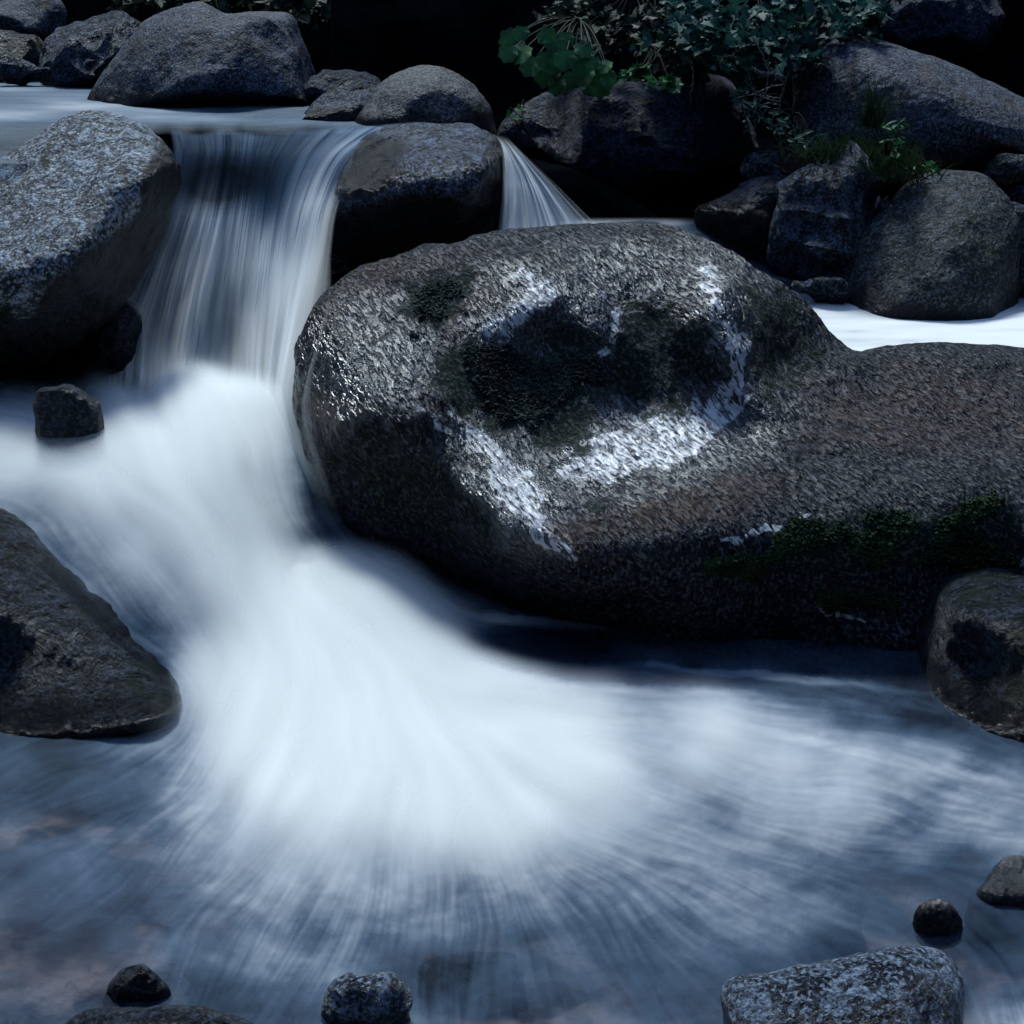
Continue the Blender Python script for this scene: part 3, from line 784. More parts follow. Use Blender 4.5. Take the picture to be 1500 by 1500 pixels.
def lic(noise, U, V, n, step=1.0):
    h, w_ = noise.shape
    gy, gx = np.mgrid[0:h, 0:w_].astype(float)
    acc = noise.copy()
    wt = 1.0
    for sgn in (1, -1):
        x, y = gx.copy(), gy.copy()
        for k in range(n):
            u, v = bil(U, x, y), bil(V, x, y)
            x = x + sgn * u * step
            y = y + sgn * v * step
            g = .5 + .5 * math.cos(math.pi * k / n)
            acc += g * bil(noise, x, y)
            if sgn == 1:
                wt += 2 * g
    acc /= wt
    acc -= acc.mean()
    return acc / acc.std()


FX = [-600, -100, 0, 100, 200, 300, 400, 500, 600, 700, 800, 900, 1000, 1100, 1200, 1300, 1400, 1500, 2100]
def row(v):
    v = list(v) + [v[-1]] * (16 - len(v))
    return [v[0], v[0]] + v + [v[-1]]
FROWS = {
    530: [.20, .30, .55, .70, .60, .5, .3],
    560: [.30, .42, .85, 1.0, .90, .5, .3],
    600: [.42, .42, .90, 1.0, .90, .5, .3],
    650: [.85, .80, .93, .95, .84, .55, .3],
    700: [.75, .88, .92, .93, .80, .46, .3],
    750: [.45, .75, .88, .90, .78, .44, .35],
    800: [.30, .50, .74, .86, .80, .70, .4],
    850: [.20, .35, .62, .86, .92, 1.0, .8, .1],
    900: [.15, .25, .42, .72, .98, 1.0, .97, .45, .12, .1],
    950: [.12, .15, .22, .62, 1.0, 1.0, .97, .45, .10, .12, .1],
    1000: [.06, .08, .12, .80, 1.0, 1.0, 1.0, .80, .50, .38, .30, .20, .14, .1, .08, .08],
    1050: [.10, .12, .18, .78, 1.0, 1.0, 1.0, .95, .84, .76, .68, .55, .42, .26, .14, .1],
    1100: [.13, .16, .24, .76, .98, 1.0, .98, .94, .86, .78, .68, .60, .52, .42, .30, .22],
    1150: [.15, .18, .24, .58, .92, .95, .95, .90, .84, .72, .60, .52, .47, .45, .40, .36],
    1200: [.15, .18, .24, .38, .82, .88, .88, .84, .76, .68, .58, .50, .42, .40, .40, .40],
    1250: [.16, .18, .23, .34, .68, .74, .74, .68, .66, .62, .54, .44, .32, .24, .30, .34],
    1300: [.13, .15, .20, .30, .58, .62, .52, .44, .40, .40, .40, .36, .22, .12, .14, .18],
    1350: [.11, .12, .17, .27, .42, .44, .38, .28, .20, .20, .24, .26, .18, .12, .10, .10],
    1400: [.08, .10, .14, .20, .28, .32, .26, .20, .16, .14, .16, .16, .12, .09, .08, .12],
    1450: [.07, .08, .10, .14, .20, .22, .20, .15, .12, .12, .12, .12, .10, .08, .08, .30],
    1520: [.07, .08, .10, .13, .18, .20, .18, .14, .12, .12, .12, .12, .10, .08, .08, .5],
    1950: [.15] * 16,
}
FLOW = [(250, 560, .1, 1), (0, 620, 1, .2), (0, 680, 1, .3), (100, 720, 1, .6), (200, 850, .9, 1), (150, 800, .9, .8), (300, 950, .7, 1), (300, 650, .25, 1), (420, 650, .1, 1), (450, 720, .4, 1), (490, 790, .6, .8),
        (520, 850, .9, .35), (420, 900, 0, 1), (640, 900, 1, .6), (760, 905, 1, .15), (760, 1000, 1, .1), (900, 970, 1, -.05), (1100, 990, 1, .08), (1300, 1020, 1, .3), (1480, 1100, 1, .42),
        (900, 1080, 1, .08), (1200, 1130, 1, .12), (1450, 1200, 1, .25), (850, 1180, 1, .5), (1000, 1250, 1, .35), (1300, 1250, 1, .05), (720, 1250, .25, 1), (600, 1300, -.15, 1), (450, 1250, -.5, .8),
        (300, 1200, -.7, .7), (200, 1100, -1, .4), (100, 1050, -1, .1), (50, 1200, -.9, .4), (100, 1400, -.8, .5), (400, 1400, -.4, .9), (700, 1450, .1, 1), (900, 1400, .5, .8),
        (1100, 1350, .95, .25), (1400, 1350, .8, .5), (1470, 1480, .4, 1), (350, 1050, -.3, 1), (550, 1050, .15, 1), (-400, 700, 1, .1), (1900, 1300, 1, .3), (200, 960, 1, .6), (800, 850, 1, .2)]
ZC = [(-500, 540, .44), (-500, 700, .44), (0, 540, .43), (150, 545, .43), (250, 552, .46), (300, 575, .47), (420, 560, .44), (500, 540, .42), (0, 640, .42), (100, 680, .40), (200, 640, .44), (300, 640, .44),
      (430, 640, .38), (0, 730, .33), (-300, 800, .30), (150, 780, .30), (300, 750, .33), (430, 760, .24), (500, 810, .12), (200, 880, .18), (300, 880, .17), (400, 870, .13),
      (280, 1000, .02), (400, 960, .06), (500, 850, .10), (550, 880, .10), (520, 930, .085), (620, 900, .06), (560, 1000, .05), (0, 1060, 0), (-400, 1060, 0), (150, 1060, 0), (700, 900, .0), (700, 1050, .01),
      (640, 830, .0), (760, 945, .03), (900, 940, 0), (1000, 1000, 0), (1300, 1000, 0), (1600, 1000, 0), (2100, 1000, 0), (400, 1200, 0), (800, 1200, 0), (1200, 1200, 0), (1800, 1300, 0), (0, 1300, 0), (-500, 1300, 0),
      (0, 1600, 0), (600, 1500, 0), (1000, 1500, 0), (1400, 1500, -.05), (600, 1900, 0), (2000, 1900, 0), (-500, 1900, 0), (1000, 800, .0), (1000, 540, .05), (2000, 700, .0), (700, 600, .3)]


def lower_water():
    st = 2.1
    xs = np.arange(-600, 2100, st)
    ys = np.arange(512, 1900, st)
    X, Y = np.meshgrid(xs, ys)
    # flow field
    cs = 6
    Xc, Yc = X[::cs, ::cs], Y[::cs, ::cs]
    U = np.zeros(Xc.shape)
    V = np.zeros(Xc.shape)
    W = np.zeros(Xc.shape)
    for (fx, fy, u, v) in FLOW:
        l = math.hypot(u, v)
        k = 1 / (((Xc - fx) ** 2 + (Yc - fy) ** 2) + 900) ** 1.6
        U += k * u / l
        V += k * v / l
        W += k
    U, V = U / W, V / W
    # small eddies
    q = np.stack([Xc / 120, Yc / 70, 0 * Xc], -1)
    U += .60 * fbm(q, 4, 201, .6)
    V += .60 * fbm(q + 5, 4, 203, .6)
    l = np.hypot(U, V) + 1e-6
    U, V = U / l, V / l
    up = lambda a: bil(a, (X - xs[0]) / st / cs, (Y - ys[0]) / st / cs)
    U, V = up(U), up(V)
    rs = np.random.RandomState(4)
    n1 = blur(rs.randn(*X.shape), .8)
    n2 = blur(rs.randn(*X.shape), 3.5)
    n3 = blur(rs.randn(*X.shape), 10.)
    l1 = lic(n1, U, V, 26, 1.1)
    l2 = lic(n2, U, V, 34, 2.0)
    l3 = lic(n3, U, V, 26, 3.8)
    cl = fbm(np.stack([X / 95, Y / 60, 0 * X], -1), 5, 207, .6)
    ky = sorted(FROWS)
    base = interp_grid(FX, ky, [row(FROWS[k]) for k in ky], X + 4 * l3, Y + 2 * l2)
    mid = np.clip(4 * base * (1 - base), 0, 1)
    cy = np.interp(X, [380, 430, 470, 520, 570, 620, 660, 710], [880, 838, 818, 808, 818, 848, 885, 930]) + 5 * l2.clip(-2, 2)
    wx = sstep(400, 460, X) * (1 - sstep(660, 720, X))
    above = 1 - sstep(-9, 9, Y - cy)
    base = base * (1 - wx * above * .50) + wx * (1 - above) * (1 - sstep(0, 90, Y - cy)) * .12
    base = np.clip(base, 0, 1)
    c2 = fbm(np.stack([(X + .6 * Y) / 210, Y / 75, 0 * X + 3], -1), 4, 211, .5)
    wisp = blobs(X + 20 * cl, Y + 10 * cl, [(790, 908, 130, 9, 4, .5), (640, 880, 60, 9, 28, .4), (1130, 992, 190, 7, 5, .35), (950, 1010, 150, 8, 2, .3), (1300, 1110, 200, 9, 12, .25), (700, 985, 110, 8, 6, .3)])
    base = np.maximum(base, np.clip(base + wisp * .8, 0, .75) * (wisp > 0) + base * (wisp <= 0))
    base = base * (1 + 1.0 * c2 * (1 - sstep(.25, .6, base)))
    foam = base + mid * (.022 * l1 + .024 * l2 + .034 * l3 + .24 * cl) + .008 * l1 + .006 * l2 + .03 * cl + .03 * cl
    foam = np.clip(foam, 0.0, 1)
    # sunken hump stays clear
    foam *= 1 - .75 * blobs(X + 10 * l3, Y, [(770, 945, 85, 26, 3, 1)])
    # shape
    Z = tps(ZC, X, Y, 1e-3)
    Z = np.maximum(Z, -.06) +   .03 * np.exp(-((X - 530) / 120) ** 2 - ((Y - 880) / 62) ** 2)
    pers = y_of_z(Y, Z)
    Z = Z + (.0012 * l2 + .005 * l3) * np.clip(pers / 5, .4, 1.3)
    P = unproj(X, Y, y_of_z(Y, Z))
    wob = 10 * l3.clip(-2, 2)
    top = sstep(543, 584, Y + .5 * wob + 12 * np.sin(X / 37.) * sstep(120, 200, X))
    alpha = np.where(X < 700, top, 1)
    Q = grid_faces(*X.shape)[:, ::-1]
    keep = ~((X > 640) & (Y < 800)).ravel()
    Q = Q[keep[Q].all(1)]
    o = make_mesh('stream', P, Q, M_WATER, {'foam': foam, 'alpha': alpha})
    # soft spray drifting just above the white water
    k = 3
    fs = blur(foam[::k, ::k], 2.5)
    Xs, Ys, Zs, As = X[::k, ::k], Y[::k, ::k], Z[::k, ::k], top[::k, ::k]
    Qs = grid_faces(*Xs.shape)[:, ::-1]
    keep = ((fs > .3) & (As > .02)).ravel() & ~((Xs > 640) & (Ys < 800)).ravel()
    Qs = Qs[keep[Qs].any(1)]
    edge_ = As * sstep(536, 600, Ys)
    for q in range(4):
        dz = .018 * (q + 1)
        Ps = unproj(Xs, Ys, y_of_z(Ys, Zs))
        Ps[..., 2] += dz * (.6 + .4 * fs)
        al = .30 * sstep(.32, .9, fs) * edge_ * (1 + .2 * blur(l2[::k, ::k], 1))
        make_mesh('spray', Ps, Qs, M_WATER, {'foam': np.maximum(fs, .35), 'alpha': np.clip(al, 0, .5)}, parent=o)
    tag(o, 'milky white rapids spreading into a blue pool across the foreground', kind='structure')


lower_water()


def upper_water():
    st = 1.6
    xs = np.arange(-500, 700, st * 1.5)
    ys = np.arange(88, 240, .7)
    X, Y = np.meshgrid(xs, ys)
    Yc = Y
    yw = y_of_z(Yc, 1.3)
    s = np.stack([X / 120, yw * 2.2, 0 * X], -1)
    streak = fbm(s, 4, 31)
    fine = fbm(np.stack([X / 60, yw * 9, 0 * X], -1), 3, 33)
    tb = [(-500, .3), (0, .3)]
    base = interp_grid([-500, 0, 100, 200, 300, 400, 500, 600, 800], [88, 115, 130, 145, 160, 175, 188, 200, 214],
                       [[.2] * 9,
                        [.35, .35, .25, .2, .2, .2, .2, .2, .2],
                        [.45, .45, .45, .3, .2, .2, .2, .2, .2],
                        [.50, .50, .48, .40, .25, .2, .2, .15, .1],
                        [.62, .62, .60, .62, .45, .25, .2, .15, .1],
                        [.60, .60, .45, .50, .60, .45, .35, .25, .1],
                        [.25, .25, .1, .06, .04, .12, .30, .35, .1],
                        [.05, .05, .05, .04, .03, .05, .16, .22, .1],
                        [.03, .03, .03, .05, .06, .1, .2, .2, .1]], X, Y + 4 * streak)
    foam = np.clip(base * .72 + .22 * streak * np.clip(base * 2.5, .2, 1) + .07 * fine, 0, 1)
    Z = 1.3 + .012 * streak - .12 * sstep(196, 214, Y) * sstep(190, 240, X)
    P = unproj(X, Y, y_of_z(Y, Z) - 0)
    Q = grid_faces(*X.shape)[:, ::-1]
    keep = ((Y < 214) | (X < 215)).ravel()
    o = make_mesh('stream', P, Q[keep[Q].all(1)], M_WATER, {'foam': foam, 'alpha': np.where(X < 215, 1, 1 - sstep(178, 204, Y + 9 * fbm(np.stack([X / 30, 0 * X, 0 * X], -1), 3, 39)))})
    tag(o, 'flat streaky upper stream above the lip of the waterfall', kind='structure')


upper_water()


def loft(lines, ns, ntt, ys):
    """lines: list over t of [(px, py, Y)...]; returns px, py, Y (ns x nt)"""
    L = np.array(lines, float)                      # (nl, np, 3)
    nl, npt = L.shape[:2]
    s = np.linspace(0, npt - 1, ns)
    t = np.linspace(0, nl - 1, ntt)
    def cr(A, x):
        i = np.minimum(x.astype(int), len(A) - 2)
        f = (x - i)[:, None, None]
        g = lambda k: A[np.clip(i + k, 0, len(A) - 1)]
        p0, p1, p2, p3 = g(-1), g(0), g(1), g(2)
        return p1 + .5 * f * (p2 - p0 + f * (2 * p0 - 5 * p1 + 4 * p2 - p3 + f * (3 * (p1 - p2) + p3 - p0)))
    A = cr(np.swapaxes(L, 0, 1), s)                 # ns, nl, 3
    B = cr(np.swapaxes(A, 0, 1), t)                 # nt, ns, 3
    return np.swapaxes(B, 0, 1)


def fall(name, label, lines, ns, ntt, density, seed, fr=44., disp=.03, shift=0., parent=None):
    G = loft(lines, ns, ntt, None)
    px, py, Yw = G[..., 0], G[..., 1], G[..., 2] + shift
    s = np.linspace(0, 1, ns)[:, None] + 0 * px
    t = np.linspace(0, 1, ntt)[None, :] + 0 * px
    n1 = fbm(np.stack([t * fr, s * 1.3, 0 * s], -1), 4, seed, .6)
    n2 = fbm(np.stack([t * fr * .25, s * 1.6, 0 * s], -1), 3, seed + 5, .5)
    foam, alpha = density(px, py, s, t, n1, n2)
    Yw = Yw - disp * (n2 + .5 * n1)
    P = unproj(px, py, Yw)
    o = make_mesh(name, P, grid_faces(ns, ntt)[:, ::-1], M_FALL, {'foam': np.clip(foam, 0, 1), 'alpha': np.clip(alpha, 0, 1)}, parent=parent)
    if parent:
        return o
    return tag(o, label, kind='structure')


def Lp(*pts):
    return [p for p in pts]


FL = [
    Lp((245, 186, 7.45), (252, 225, 7.22), (235, 300, 7.03), (205, 385, 6.92), (175, 460, 6.80), (162, 520, 6.70), (150, 590, 6.55)),
    Lp((285, 194, 7.42), (290, 228, 7.22), (272, 300, 7.02), (245, 385, 6.88), (222, 460, 6.76), (210, 525, 6.64), (205, 590, 6.50)),
    Lp((330, 189, 7.44), (330, 230, 7.22), (318, 300, 7.01), (300, 385, 6.85), (285, 460, 6.72), (275, 530, 6.60), (268, 600, 6.42)),
    Lp((385, 194, 7.42), (375, 232, 7.22), (362, 300, 7.01), (350, 385, 6.83), (340, 460, 6.70), (332, 540, 6.56), (325, 620, 6.32)),
    Lp((455, 188, 7.45), (420, 232, 7.22), (400, 300, 7.00), (388, 385, 6.80), (378, 470, 6.62), (372, 560, 6.38), (375, 660, 6.05)),
    Lp((530, 184, 7.5), (478, 228, 7.22), (446, 300, 6.98), (428, 385, 6.76), (412, 480, 6.45), (400, 590, 6.12), (415, 710, 5.75)),
    Lp((600, 178, 7.6), (520, 222, 7.22), (482, 290, 6.97), (462, 380, 6.70), (440, 480, 6.30), (420, 600, 5.90), (458, 740, 5.50)),
    Lp((630, 178, 7.6), (545, 222, 7.22), (500, 290, 6.92), (486, 370, 6.40), (484, 450, 5.45), (456, 600, 5.18), (505, 770, 5.02)),
]


def fall_density(px, py, s, t, n1, n2):
    base = interp_grid([150, 200, 250, 300, 350, 400, 450, 500, 560, 620], [190, 215, 250, 300, 350, 400, 450, 500, 550, 600, 680, 780],
                       [[.2, .2, .2, .2, .2, .24, .3, .34, .3, .2],
                        [.16, .16, .18, .14, .14, .2, .30, .38, .3, .2],
                        [.1, .15, .25, .22, .15, .08, .40, .35, .2, .2],
                        [.1, .2, .35, .50, .40, .12, .60, .55, .2, .2],
                        [.1, .3, .40, .68, .62, .45, .66, .60, .3, .2],
                        [.15, .32, .52, .72, .64, .66, .74, .72, .5, .3],
                        [.3, .45, .58, .66, .60, .68, .80, .72, .6, .4],
                        [.45, .55, .60, .66, .68, .68, .88, .74, .5, .4],
                        [.6, .7, .7, .7, .72, .74, .88, .66, .4, .4],
                        [.7, .8, .8, .8, .6, .72, .85, .45, .4, .4],
                        [.8, .8, .8, .8, .8, .80, .78, .5, .4, .4],
                        [.8, .8, .8, .8, .8, .80, .62, .5, .4, .4]], px, py)
    base = base + .17 * sstep(250, 330, py)
    foam = base + (.15 * n1 + .36 * n2) * np.clip(base * 2, .25, 1)
    a = sstep(0, .05, s) * sstep(.0, .05, t + .03 * n1) * (1 - sstep(.80, 1.0, t + .05 * n1)) * (1 - sstep(.88, 1, s))
    thin = .38 + .8 * base + .9 * n2
    a = a * np.clip(np.maximum(thin, .30), 0, .97) * (1 - .8 * blobs(px, py, [(320, 268, 62, 38, -8, 1)]))
    return foam, a


WF = fall('waterfall', 'main silky waterfall dropping between the big left boulder and the black wet boulder', FL, 520, 420, fall_density, 61)
fall('water_veil', None, FL, 300, 300,
     lambda px, py, s, t, n1, n2: (fall_density(px, py, s, t, n1, n2)[0] * .9, fall_density(px, py, s, t, n1, n2)[1] * .6), 77, fr=35., shift=.05, parent=WF)

FR = [
    Lp((716, 190, 7.32), (733, 215, 7.12), (735, 270, 6.98), (728, 340, 6.84), (722, 380, 6.72)),
    Lp((722, 190, 7.32), (745, 218, 7.12), (765, 270, 6.98), (775, 340, 6.84), (780, 380, 6.72)),
    Lp((728, 190, 7.32), (755, 222, 7.12), (792, 272, 6.98), (825, 335, 6.84), (840, 375, 6.72)),
    Lp((734, 190, 7.32), (765, 222, 7.12), (815, 270, 6.98), (872, 325, 6.84), (910, 355, 6.72)),
]


def fr_density(px, py, s, t, n1, n2):
    foam = .72 + .1 * s + .13 * n1 + .12 * n2
    a = sstep(.08, .3, s) * sstep(0, .12, t) * (1 - sstep(.72, 1.0, t + .08 * n1)) * .97
    return foam, a


fall('waterfall', 'small fan shaped waterfall behind the large boulder, right of the black wet boulder', FR, 200, 160, fr_density, 91, fr=30.)


def channel():
    xs = np.arange(820, 2100, 3.)
    ys = np.arange(318, 560, 2.)
    X, Y = np.meshgrid(xs, ys)
    Z = tps([(820, 330, .98), (900, 330, .96), (1000, 345, .92), (1100, 400, .80), (1150, 430, .73), (1200, 445, .71), (1500, 450, .70), (1500, 540, .70), (2100, 450, .70), (2100, 540, .70), (820, 540, .72), (1000, 540, .72), (1000, 420, .84), (820, 420, .9), (1500, 340, .7), (2000, 340, .7)], X, Y, 1e-3)
    n = fbm(np.stack([X / 160, Y / 14, 0 * X], -1), 4, 44)
    foam = sstep(1120, 1215, X + 30 * n) * (.80 + .18 * sstep(440, 480, Y)) + (1 - sstep(960, 1060, X + (Y - 330) * .5)) * .65 + .18 * n
    foam = np.maximum(foam, .08) * (1 - .35 * sstep(458, 436, Y - .0 * X) * sstep(1150, 1200, X))
    Z = Z + .012 * n
    P = unproj(X, Y, y_of_z(Y, Z))
    al = sstep(318, 332, Y)
    Q = grid_faces(*X.shape)[:, ::-1]
    keep = ((P[..., 1] > 5.86) & (Y < 522)).ravel()
    o = make_mesh('stream', P, Q[keep[Q].all(1)], M_WATER, {'foam': np.clip(foam, 0, 1), 'alpha': al})
    tag(o, 'bright white side channel flowing behind the large boulder at the right', kind='structure')


channel()

# ------------------------------------------------------------------ plants
RS = np.random.RandomState(11)


def leaf_shape(kind):
    """flat leaf, stem at origin, pointing +x, unit length; returns verts, tris"""
    if kind == 'round':
        n = 22
        out = []
        for k in range(n + 1):
            a = -2.75 + 5.5 * k / n
            r = .5 * (1 + .10 * math.cos(a * 7.5)) * (1 + .0 * a)
            out.append((.42 + r * math.cos(a), r * 1.05 * math.sin(a)))
    elif kind == 'maple':
        out = [(0, .03), (.05, .28), (-.02, .5), (.25, .36), (.38, .52), (.55, .55), (.52, .32), (.72, .26), (1, 0), (.72, -.26), (.52, -.32), (.55, -.55), (.38, -.52), (.25, -.36), (-.02, -.5), (.05, -.28), (0, -.03)]
    else:
        out = [(0, 0), (.2, .14), (.45, .2), (.75, .13), (1, 0), (.75, -.13), (.45, -.2), (.2, -.14)]
    out = np.array(out)
    V = [(0.15 if kind != 'round' else .3, 0, 0)]
    for x, y in out:
        V.append((x, y, .22 * abs(y) - .16 * x * x + (.03 if kind == 'round' else 0) * math.cos(20 * math.atan2(y, x - .3))))
    V = np.array(V)
    m = len(out)
    T = [(0, 1 + k, 1 + (k + 1) % m) for k in range(m)]
    return V, np.array(T)


def place_leaves(C, D, N, S, kind):
    V0, T0 = leaf_shape(kind)
    D = D / np.linalg.norm(D, axis=1, keepdims=True)
    B = np.cross(N, D)
    B /= np.linalg.norm(B, axis=1, keepdims=True) + 1e-9
    N = np.cross(D, B)
    V = C[:, None] + S[:, None, None] * (V0[None, :, 0:1] * D[:, None] + V0[None, :, 1:2] * B[:, None] + V0[None, :, 2:3] * N[:, None])
    T = T0[None] + (np.arange(len(C)) * len(V0))[:, None, None]
    return V.reshape(-1, 3), T.reshape(-1, 3)


def tube(paths, nseg=6):
    """paths: list of (points (k,3), radii (k))"""
    VV, QQ, off = [], [], 0
    for P, r in paths:
        P = np.asarray(P, float)
        r = np.asarray(r, float)
        D = np.gradient(P, axis=0)
        D /= np.linalg.norm(D, axis=1, keepdims=True) + 1e-9
        ref = np.array([.3, .2, .9])
        A = np.cross(D, ref)
        A /= np.linalg.norm(A, axis=1, keepdims=True) + 1e-9
        B = np.cross(D, A)
        an = np.linspace(0, 2 * np.pi, nseg, endpoint=False)
        V = P[:, None] + r[:, None, None] * (np.cos(an)[None, :, None] * A[:, None] + np.sin(an)[None, :, None] * B[:, None])
        VV.append(V.reshape(-1, 3))
        QQ.append(grid_faces(len(P), nseg, True) + off)
        off += len(P) * nseg
    return np.concatenate(VV), np.concatenate(QQ)


def plant(name, label, cat, origin_px, blobs_px, n, size, kind, mat, group=None, up=.6, stems=8, stem_r=.004, hang=0., part='foliage', seed=0):
    """leaves spread through ellipsoids given as (px, py, Y, rx, ry, rdepth in m)"""
    rs = np.random.RandomState(seed + 100)
    root = bpy.data.objects.new(name, None)
    COL.objects.link(root)
    O = unproj(*origin_px)
    root.location = O
    tag(root, label, cat, group)
    tot = sum(b[3] * b[4] for b in blobs_px)
    Cs, paths = [], []
    for (x, y, Yd, rx, ry, rd) in blobs_px:
        m = max(3, int(n * rx * ry / tot))
        # clumpy distribution
        cl = rs.randn(max(3, m // 14), 3)
        cl = cl / np.linalg.norm(cl, axis=1, keepdims=True) * rs.rand(len(cl), 1) ** .4
        a = cl[rs.randint(0, len(cl), m)] + rs.randn(m, 3) * .16
        P = unproj(x + a[:, 0] * rx, y + a[:, 1] * ry, Yd + a[:, 2] * rd)
        Cs.append(P)
        for k in range(max(1, int(stems * rx * ry / tot + .5))):
            e = P[rs.randint(m)]
            mid = (O + e) / 2 + rs.randn(3) * .06 + np.array([0, 0, .05])
            tt = np.linspace(0, 1, 7)[:, None]
            pp = (1 - tt) ** 2 * O + 2 * tt * (1 - tt) * mid + tt ** 2 * e
            paths.append((pp, np.linspace(stem_r, stem_r * .4, 7)))
    C = np.concatenate(Cs)
    m = len(C)
    D = rs.randn(m, 3) * [1, .8, .5] + [0, -.6, -hang]
    N = rs.randn(m, 3) * .45 + [0, -.45, up]
    S = size * (.35 + 1.1 * rs.rand(m) ** 1.5)
    V, T = place_leaves(C, D, N, S, kind)
    make_mesh(part, V, None, mat, parent=root, origin=tuple(O), tris=T, smooth=False)
    if paths:
        V, Q = tube(paths)
        make_mesh('stem', V, Q, M_STEM, parent=root, origin=tuple(O))
    return root


GP = 'plants hanging over the far bank'
plant('shrub', 'dense teal leaved shrub hanging over the far bank at the top, right of centre', 'shrub', (1130, -30, 8.4),
      [(1090, 40, 7.75, 110, 60, .25), (1200, 25, 7.8, 90, 55, .25), (1010, 40, 7.9, 70, 60, .25), (1140, 90, 7.6, 60, 35, .2), (1280, -10, 8.1, 60, 30, .2)], 1500, .06, 'maple', M_LEAFT, GP, seed=1, stems=24, stem_r=.006)
plant('shrub', 'dark leafy bush in shade left of the teal shrub', 'shrub', (930, -20, 8.5),
      [(920, 50, 8.1, 90, 50, .2), (985, 90, 7.8, 60, 40, .15), (860, 20, 8.3, 70, 40, .2)], 420, .055, 'maple', M_LEAFD, GP, seed=2, stems=14)
plant('leafy_plant', 'small green leaved plant drooping over the dark blue rock', 'plant', (955, 70, 7.9),
      [(940, 112, 7.45, 35, 22, .08), (965, 125, 7.42, 25, 14, .06)], 55, .05, 'maple', M_LEAFG, GP, seed=3, stems=6)
plant('leafy_plant', 'green leafy clump low beneath the teal shrub beside the bare twigs', 'plant', (1080, 60, 7.9),
      [(1085, 110, 7.5, 50, 26, .1), (1110, 75, 7.5, 40, 26, .1)], 110, .05, 'maple', M_LEAFT, GP, seed=4, stems=8)
plant('leafy_plant', 'tiny bright green plant growing right of the brown dome rock', 'plant', (762, 190, 7.9),
      [(765, 165, 7.8, 20, 12, .05)], 16, .045, 'round', M_LEAFG, None, seed=5, stems=5)
plant('shrub', 'dark undergrowth on the bank behind the wide granite boulder', 'shrub', (300, -60, 11.5),
      [(230, 5, 10.6, 70, 22, .3), (420, 15, 10.2, 70, 34, .3), (330, 0, 10.5, 70, 20, .3)], 420, .08, 'maple', M_LEAFD, None, seed=6, stems=14)
plant('shrub', 'faint dark shrub in the black shade at the top centre', 'shrub', (620, -60, 11.), [(600, 20, 10.4, 110, 40, .3), (720, 50, 10., 50, 40, .3)], 220, .08, 'maple', M_LEAFD, None, seed=7, stems=8)


def butterbur():
    root = bpy.data.objects.new('broad_leaf_plant', None)
    COL.objects.link(root)
    O = unproj(850, 30, 8.1)
    root.location = O
    tag(root, 'broad round leaved green plant hanging in front of the black shade at the top centre', 'plant', GP)
    lv = [(758, 62, 44, 0), (772, 82, 40, 1), (792, 58, 34, 0), (808, 66, 40, 1), (785, 100, 40, 0), (808, 112, 46, 2), (830, 88, 40, 1), (848, 95, 44, 0), (862, 112, 40, 2), (880, 128, 40, 0), (888, 118, 30, 1), (868, 96, 30, 1), (828, 60, 34, 0), (815, 95, 34, 1), (750, 80, 34, 0), (765, 50, 30, 1), (798, 88, 34, 0), (838, 118, 34, 1), (874, 106, 34, 2), (892, 100, 28, 0), (846, 76, 34, 0), (820, 128, 34, 2), (858, 132, 30, 0)]
    rs = np.random.RandomState(8)
    paths = []
    for (x, y, s, k) in lv:
        Yd = 7.55 + rs.rand() * .18
        c = unproj(x, y - s * .35, Yd)
        D = np.array([[rs.randn() * .35, -.45, -.8]])
        N = np.array([[rs.randn() * .25, -.75, .55]])
        V, T = place_leaves(c[None], D, N, np.array([s / F * Yd * .80]), 'round')
        make_mesh('leaf', V, None, M_LEAFG, parent=root, origin=tuple(c), tris=T)
        tt = np.linspace(0, 1, 8)[:, None]
        e = V[0]
        mid = (O + e) / 2 + [0, -.05, .08]
        paths.append(((1 - tt) ** 2 * O + 2 * tt * (1 - tt) * mid + tt ** 2 * e, np.linspace(.004, .0025, 8)))
    V, Q = tube(paths)
    make_mesh('stem', V, Q, M_LEAFD, parent=root, origin=tuple(O))


butterbur()


def grass(name, label, x, y, Yd, n, h, spread, seed, mat=M_GRASS, fan=.5):
    rs = np.random.RandomState(seed)
    V, T = [], []
    O = unproj(x, y, Yd)
    for k in range(n):
        b = O + np.array([rs.randn() * spread, rs.randn() * spread * .5, rs.randn() * spread * .25])
        d = np.array([rs.randn() * fan, -abs(rs.randn()) * .3, 1.])
        d /= np.linalg.norm(d)
        L = h * (.4 + .8 * rs.rand())
        side = np.array([d[2], 0, -d[0]]) * .0035
        droop = np.array([d[0] * 1.2, d[1], -.9]) * L * .35 * rs.rand()
        base = len(V)
        for q in range(5):
            f = q / 4
            c = b + d * L * f + droop * f * f
            w_ = (1 - f * .95)
            V += [c - side * w_, c + side * w_]
        for q in range(4):
            a = base + 2 * q
            T += [(a, a + 1, a + 3), (a, a + 3, a + 2)]
    o = make_mesh(name, np.array(V), None, mat, origin=tuple(O), tris=np.array(T), smooth=False)
    return tag(o, label, 'grass')


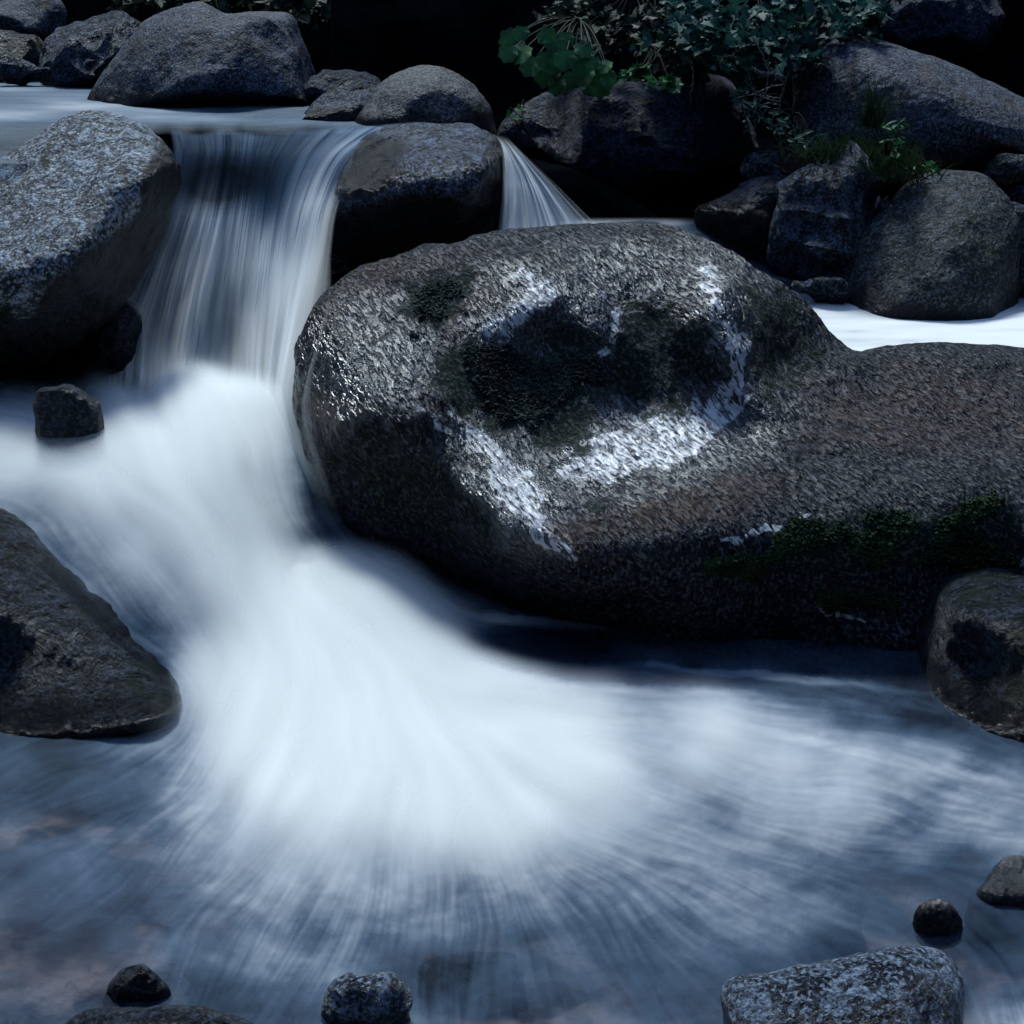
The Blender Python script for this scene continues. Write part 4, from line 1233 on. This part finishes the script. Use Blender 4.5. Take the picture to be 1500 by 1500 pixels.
grass('grass_tuft', 'upright dark grass tuft against the tilted granite boulder', 1275, 185, 7.15, 70, .26, .03, 5, fan=.16)
grass('grass_tuft', 'low spreading grass clump on top of the layered rock', 1250, 232, 7.0, 420, .13, .11, 6, fan=.8)
grass('grass_tuft', 'grass clump spilling down beside the top of the pyramid rock', 1315, 255, 6.85, 300, .12, .07, 7, fan=.9)
plant('leafy_plant', 'small pale green leaved plant among the grass beside the pyramid rock', 'plant', (1300, 240, 6.95),
      [(1305, 190, 6.85, 26, 18, .06), (1340, 250, 6.75, 30, 12, .05), (1320, 215, 6.8, 22, 18, .05)], 60, .045, 'lance', M_LEAFG, None, seed=12, stems=6)
plant('leafy_plant', 'scrubby grey green plant in the gap left of the tilted granite boulder', 'plant', (1160, 170, 7.3),
      [(1165, 195, 7.1, 40, 28, .08), (1120, 170, 7.2, 35, 40, .08)], 130, .045, 'lance', M_LEAFT, None, seed=13, stems=10)


def twigs():
    rs = np.random.RandomState(21)
    for k, (label, pts) in enumerate([
        ('pale bent dead twig hanging left of the tilted granite boulder', [(1100, 100), (1148, 115), (1150, 130), (1140, 160), (1128, 185)]),
        ('thin hanging root below the dark bush', [(1012, 85), (1015, 110), (1014, 130), (1010, 150)]),
        ('tangled dead branches in the gap above the layered rock', [(1090, 150), (1130, 185), (1160, 205), (1210, 208)]),
        ('curved dry twig lying across the gap at the foot of the far bank', [(1130, 240), (1150, 252), (1172, 260), (1180, 262)]),
        ('short pale twig on the shoulder of the tilted granite boulder', [(1195, 92), (1208, 95), (1216, 100), (1224, 108)])]):
        P = np.array([unproj(x, y, 7.15 + .03 * i) for i, (x, y) in enumerate(pts)])
        tt = np.linspace(0, len(P) - 1, 14)
        Q = np.stack([np.interp(tt, np.arange(len(P)), P[:, j]) for j in range(3)], 1) + rs.randn(14, 3) * .004
        paths = [(Q, np.linspace(.008 if k in (0, 2) else .005, .002, 14))]
        if k in (0, 2):
            for b in range(7):
                i = rs.randint(2, 12)
                d = rs.randn(3) * [.12, .04, .12]
                ff = np.linspace(0, 1, 6)[:, None]
                paths.append((Q[i] + d * ff + rs.randn(6, 3) * .004, np.linspace(.004, .0015, 6)))
        V, F_ = tube(paths)
        tag(make_mesh('dead_twig', V, F_, M_TWIG, origin=tuple(Q[0])), label, 'twig')


twigs()
